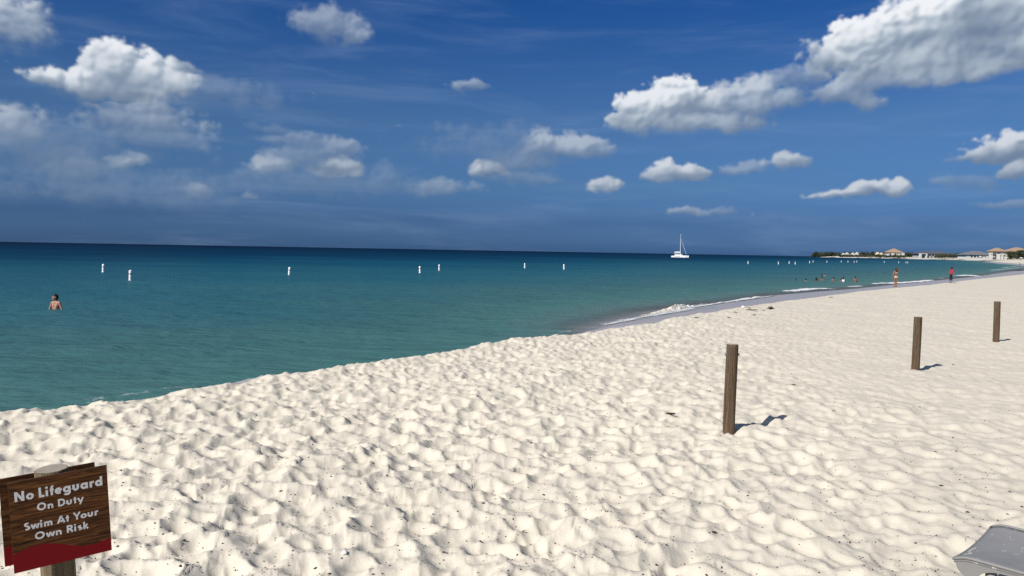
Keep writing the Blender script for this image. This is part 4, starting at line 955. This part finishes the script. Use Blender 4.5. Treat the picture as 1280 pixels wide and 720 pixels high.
# A: tan-roofed hall with white verandas
r, k, w = block(1107, 1130, 320.3, 2230, 'beach_hall', 'far building with a peaked tan roof and white verandas, middle of the headland', 'building')
walls(r, .14 * w, .92 * w, 0, 22, -4, 5.0 * k, M_STONE); hip(r, .12 * w, .94 * w, 0, 22, 5.0 * k, 9.8 * k, .36 * w, M_TAN, 2); openings(r, .7 * w, 1.2 * k, 3.6 * k, 5, M_WALL, 0, .18 * w, .62)
for x0, x1, h in ((.0, .13, 2.8), (.28, .40, 4.0), (.60, .74, 3.2), (.80, .97, 4.4)):
    bm = bmesh.new(); box(bm, x0 * w, x1 * w, -7, -1.0, -3, h * k * .55); box(bm, x0 * w + .06 * w, x1 * w, -6, -1.6, h * k * .55 + .003, h * k); from_bm('veranda', bm, M_WALL, r)
# B: white gabled villas
for (x0, x1, pk, wl, lab, m) in ((1053.6, 1057.2, 4.0, 2.2, 'small white gabled villa at the left of the headland villas', M_WALL), (1057.8, 1061.6, 4.6, 2.6, 'white gabled villa second from the headland tip', M_WALL), (1064.2, 1070.0, 4.4, 2.0, 'wide white villa third from the headland tip', M_WALL), (1070.4, 1073.4, 5.0, 2.8, 'narrow tall white villa fourth from the headland tip', M_WALL),
                                 (1095.6, 1100.0, 5.2, 2.2, 'cream villa with a tall gable, left of the tan roofed hall', M_CREAM), (1100.4, 1104.4, 4.4, 2.0, 'cream villa with a lower gable beside the tall cream one', M_CREAM)):
    r, k, w = block(x0, x1, 320.3, 2400, 'villa', lab, 'villa'); r['group'] = 'gabled villas on the headland'
    walls(r, 0, w, 0, 10, -3, wl * k, m, pk * k - .5); gable(r, 0, w, 0, 10, wl * k, pk * k, m); openings(r, w * .8, .5 * k, 1.7 * k, 2, m, 0, w * .1, .5)
# D: long slate-roofed pavilion
r, k, w = block(1148, 1190, 321.0, 1750, 'long_pavilion', 'long low building with a dark blue grey hipped roof and pale columns', 'building')
walls(r, .03 * w, .97 * w, 0, 30, -3, 4.0 * k, M_STONE); hip(r, 0, w, -2, 32, 4.0 * k, 7.6 * k, .24 * w, M_SLATE, 2)
bm = bmesh.new(); box(bm, -.01 * w, .035 * w, -9, -3, -3, 3.6 * k); box(bm, .17 * w, .20 * w, -9, -3, -3, 3.6 * k); box(bm, -.01 * w, .20 * w, -9, -2.5, 3.6 * k + .003, 4.3 * k); from_bm('pavilion_portal', bm, M_WALL, r)
for i in range(7):
    x = (.26 + .10 * i) * w; bm = bmesh.new(); box(bm, x - .5, x + .5, -3.0, -2.0, -3, 3.9 * k - .4); from_bm('column', bm, M_STONE, r)
openings(r, .66 * w, .5 * k, 3.0 * k, 7, M_WALL, 0, .24 * w, .66)
# E: grey-roofed beach club with white arcade
r, k, w = block(1207.6, 1241, 321.8, 1240, 'beach_club', 'grey roofed beach building with a white arcade of dark openings', 'building')
walls(r, 0, .98 * w, 0, 24, -3, 3.5 * k, M_WALL); hip(r, -.04 * w, 1.03 * w, -1, 25, 3.5 * k, 8.4 * k, .40 * w, M_GREYR, 1.2); openings(r, .50 * w, .3 * k, 2.7 * k, 4, M_WALL, 0, .14 * w, .58, 'opening'); openings(r, .28 * w, .4 * k, 2.2 * k, 3, M_WALL, 0, .68 * w, .45, 'opening')
# white tower
r, k, w = block(1237.8, 1240.8, 321.8, 1215, 'white_tower', 'narrow white tower beside the grey roofed beach building', 'tower')
walls(r, 0, w, 0, 4, -3, 5.8 * k, M_WALL); bm = bmesh.new(); box(bm, -.3, w + .3, -.3, 4.3, 5.8 * k + .003, 6.2 * k); from_bm('cap', bm, M_WALL, r); openings(r, w, 3.6 * k, 4.6 * k, 1, M_WALL, 0, 0, .4)
# F: tan domed roofs behind
for (x0, x1, yb, pk, lab) in ((1243.5, 1258.5, 319, 9.4, 'building with a rounded tan roof and white upper wall behind the beach club'), (1261.5, 1290, 319, 10.0, 'tan roofed building behind dark trees at the right edge')):
    r, k, w = block(x0, x1, yb, 1330, 'tan_roofed_house', lab, 'house'); walls(r, .06 * w, .94 * w, 0, 22, -6, 5.0 * k, M_STONE); hip(r, 0, w, -1, 23, 5.0 * k, pk * k, .40 * w, M_TAN, 1); openings(r, .8 * w, 3.0 * k, 4.4 * k, 4, M_WALL, 0, .1 * w, .5)
# G: white gateway with dark openings
r, k, w = block(1249.5, 1259, 323.2, 1190, 'beach_pavilion', 'white beach pavilion with two tall dark openings in front of trees', 'pavilion')
bm = bmesh.new()
for a, b in ((0, .10), (.28, .50), (.74, 1.0)): box(bm, a * w, b * w, 0, 8, -2, 4.6 * k)
box(bm, 0, w, -.2, 8.2, 4.6 * k + .003, 5.9 * k); from_bm('wall', bm, M_WALL, r)
bm = bmesh.new(); box(bm, .10 * w + .01, .28 * w - .01, 6.8, 7.2, -1, 4.6 * k); box(bm, .50 * w + .01, .74 * w - .01, 6.8, 7.2, -1, 4.6 * k); from_bm('doorway', bm, M_GLASS, r)
# low white beach tents, parasols and daybeds in front
def parasol(px, py, Yd, lab, m=M_WALL, rad=2.6):
    b = at(px, py, Yd); r = thing('beach_parasol', b, lab, 'parasol', 'pale shades on the far beach')
    bm = bmesh.new(); tube(bm, [(0, 0, -.6), (0, 0, 2.6)], .07, 6); from_bm('pole', bm, M_STEEL, r)
    bm = bmesh.new(); lathe(bm, [(rad, 2.05), (rad * .97, 2.15), (rad * .55, 2.7), (.08, 3.1)], 10); from_bm('canopy', bm, m, r)
parasol(1225.5, 322.6, 1100, 'pale parasol at the right end of the white arcade', M_WALL, 3.0); parasol(1234.5, 323.0, 1080, 'wide pale parasol left of the white tower', M_WALL, 3.4); parasol(1242, 323.2, 1080, 'wide pale parasol right of the white tower', M_WALL, 3.4); parasol(1276.5, 325.2, 800, 'white parasol alone on the sand at the right edge', M_WALL, 2.2); parasol(1258.6, 323.6, 1085, 'pale parasol at the right of the white beach pavilion', M_WALL, 2.4)
person(at(1244.1, 325.0, 900), 0, 1.75, 'tiny dark figure standing on the far beach below the white tower', None, M_SKIN3, M_HAIR, 0, None, wear=(('shirt', M_BLACK),), voxel=.02, fine=False)
# trees one can tell apart
tree(1020, 320.8, 314.6, 9, 2560, 'rounded dark tree at the very tip of the headland', M_LEAF2, 2); tree(1036, 320.6, 314.8, 14, 2520, 'wide low tree behind the pale sand of the headland tip', M_LEAF, 3)
tree(1090.5, 320.4, 313.6, 6.5, 2420, 'tall dark tree standing above the middle of the headland', M_LEAF2, 4); tree(1079, 320.4, 315.2, 10, 2430, 'broad dark tree between the white villas and the cream villas', M_LEAF2, 5)
tree(1136, 321, 315.6, 12, 2200, 'low olive tree right of the tan roofed hall', M_LEAF, 6); tree(1248.5, 322.5, 315.2, 9, 1260, 'dark tree between the white tower and the white beach pavilion', M_LEAF2, 7, 6)
tree(1263, 323.8, 313.6, 14, 1180, 'big dark tree just right of the white beach pavilion', M_LEAF2, 8, 9); tree(1276, 324.0, 312.6, 20, 1150, 'biggest dark tree at the right edge of the far shore', M_LEAF2, 9, 10); tree(1290, 324.2, 313.4, 20, 1120, 'dark tree cut by the right edge of the picture', M_LEAF2, 10, 9)
tree(1197, 322, 316.4, 9, 1500, 'dark tree left of the grey roofed beach building', M_LEAF2, 12)
# the continuous scrub and trees behind them read as one mass
def treeline():
    rnd = random.Random(11); bm = bmesh.new()
    spans = [(1014, 1064, 314.6, 320.8, 2620), (1060, 1112, 314.8, 320.7, 2500), (1108, 1152, 314.8, 321.2, 2330), (1050, 1112, 318.0, 321.0, 2330), (1106, 1132, 318.6, 321.2, 2190), (1150, 1212, 316.4, 321.8, 1860), (1170, 1206, 317, 322, 1640), (1200, 1250, 317.0, 322.5, 1370), (1240, 1400, 314.8, 323.6, 1300)]
    for x0, x1, yt, yb, Yd in spans:
        n = int((x1 - x0) * 2.4); s = Yd / F
        for i in range(n):
            x = rnd.uniform(x0, x1); e = min(1, (x - 1013.5) / 4.5); top = yb - (yb - yt) * e * (rnd.uniform(.50, 1.0) + .12 * math.sin(x * .9) + .10 * math.sin(x * .31))
            Y = Yd + rnd.uniform(-30, 60); b, tp = at(x, yb, Y), at(x, top, Y); ht = max(1.5, tp.z - b.z)
            leaves(bm, (b.x, b.y, b.z + ht * .5), 1.7 * s, 8, ht * .55, 60, .55 * s, rnd)
    tag(from_bm('shore_scrub', bm, M_LEAF, recalc=False), 'low dark scrub and trees lining the far shore', kind='stuff')
treeline()

# ------------------------------------------------------------------ litter on the sand
M_WEED = plain('dried_seaweed', (.045, .032, .022), .9, .4, 30); M_DRIFT = plain('driftwood', (.10, .075, .055), .9, .3, 20); M_SHELL = plain('bleached_shell', (.78, .76, .72), .6, .08, 20)
def flecks():
    rnd = np.random.default_rng(4); n = 2600; px = rnd.uniform(0, 1280, n * 3); py = 350 + 390 * rnd.uniform(0, 1, n * 3) ** .8
    pts = []
    for a, b in zip(px, py):
        g = ground(a, b)
        if g.y < 0 or g.y > 60: continue
        pts.append((g.x, g.y))
    P = np.array(pts); s, w = shore(P[:, 0], P[:, 1]); cl = fbm(P[:, 0] * .5, P[:, 1] * .5, 90, 3)
    P = P[(s < -.3) & (cl > -.25 + .5 * rnd.uniform(-1, 1, len(P)))][:n]; z, _, _ = sand_height(P[:, 0], P[:, 1])
    bm = bmesh.new(); rr = random.Random(8)
    for (x, y), zz in zip(P, z):
        L = rr.uniform(.004, .013) * (1 if rr.random() < .93 else 1.8); a = rr.uniform(0, 6.28); d = Vector((math.cos(a), math.sin(a), rr.uniform(-.3, .3))) * L; e = Vector((-math.sin(a), math.cos(a), 0)) * L * rr.uniform(.25, .7); c = Vector((x, y, zz + .004)); u = Vector((0, 0, L * .5))
        q = [bm.verts.new(c - d), bm.verts.new(c + e), bm.verts.new(c + d), bm.verts.new(c - e), bm.verts.new(c + u)]
        for i in range(4): bm.faces.new((q[i], q[(i + 1) % 4], q[4]))
        bm.faces.new(q[3::-1])
    tag(from_bm('seaweed_flecks', bm, M_WEED), 'small dark bits of dried weed scattered over the sand', kind='stuff')
flecks()
def weed(px, py, size, lab, seed, flat=.5, n=26):
    g = ground(px, py); z = sand_z(g.x, g.y); r = random.Random(seed); bm = bmesh.new()
    for _ in range(n):
        a = r.uniform(0, 6.28); q = r.uniform(0, .5) * size; c = Vector((math.cos(a) * q, math.sin(a) * q * .5, r.uniform(.0, .25) * size * flat)); d = Vector((r.gauss(0, 1), r.gauss(0, .6), r.gauss(0, .5) * flat)).normalized() * size * r.uniform(.12, .34)
        tube(bm, [c - d, c + Vector((0, 0, .06 * size * r.random())), c + d], [.012 * size, .05 * size, .010 * size], 5)
    o = tag(from_bm('seaweed_clump', bm, M_WEED, None, True), lab, 'seaweed', 'clumps of dark seaweed on the beach'); o.location = (g.x, g.y, z)
weed(963, 385.5, .34, 'largest spiky dark seaweed clump on the sand near the wet edge', 1, 1.0, 34); weed(911, 398.3, .12, 'small dark clump below the wet sand edge, left of the driftwood', 2); weed(870, 399.8, .14, 'dark clump on the sand edge in front of the breaking wave', 3, .6, 18); weed(943, 394, .15, 'small dark clump just below the driftwood stick', 4); weed(919, 391.6, .16, 'faint dark clump between the wave and the driftwood', 5, .3, 12)
weed(954.5, 388, .13, 'small clump between the driftwood and the spiky seaweed', 6); weed(1039, 371.5, .3, 'dark weed on the far wet edge left of the woman', 7, .4, 14); weed(838, 520, .13, 'dark weed in the sand left of the nearest post', 8); weed(992, 486, .09, 'bit of dark weed right of the nearest post', 9); weed(1192, 454.5, .07, 'dark bit on the sand right of the middle post', 10, .9)
weed(1177, 603, .05, 'small dark pebble like bit on the sand toward the lounger', 11, .8); weed(893, 663, .05, 'small dark bit on open sand at bottom centre right', 12, .8); weed(432, 560, .07, 'small dark twig clump on the trampled sand left of centre', 13, .6)
def stick(px, py, pts, rad, lab):
    g = ground(px, py); z = sand_z(g.x, g.y); bm = bmesh.new(); tube(bm, [(x, y, zz) for x, y, zz in pts], rad, 7)
    o = tag(from_bm('driftwood', bm, M_DRIFT, None, True), lab, 'driftwood'); o.location = (g.x, g.y, z + .015)
stick(940, 389.5, [(-.26, .0, .03), (-.1, .02, .045), (.02, .0, .03), (.14, -.02, .035), (.27, .03, .02)], [.012, .028, .02, .022, .008], 'dark driftwood stick lying near the wet sand edge')
stick(937, 386.0, [(-.14, .25, .03), (-.05, .05, .06), (.06, -.1, .02)], [.008, .016, .006], 'thin twig just behind the driftwood stick')
def shell(px, py, size, lab, seed):
    g = ground(px, py); z = sand_z(g.x, g.y); r = random.Random(seed); bm = bmesh.new(); bmesh.ops.create_icosphere(bm, subdivisions=2, radius=size)
    for v in bm.verts: v.co = Vector((v.co.x * 1.3, v.co.y, v.co.z * .6)) * (1 + .35 * math.sin(v.co.x * 9 / size * .3 + seed) * math.cos(v.co.y * 7 / size * .3)) * r.uniform(.9, 1.1)
    o = tag(from_bm('shell', bm, M_SHELL, None, True), lab, 'shell', 'bleached shells and coral on the sand'); o.location = (g.x, g.y, z + size * .3)
shell(430, 698, .022, 'bleached white shell at the bottom edge, left of centre', 1); shell(419, 693, .012, 'tiny white chip left of the bottom shell', 2); shell(929.5, 384, .07, 'white lump at the edge of the wet sand', 3)
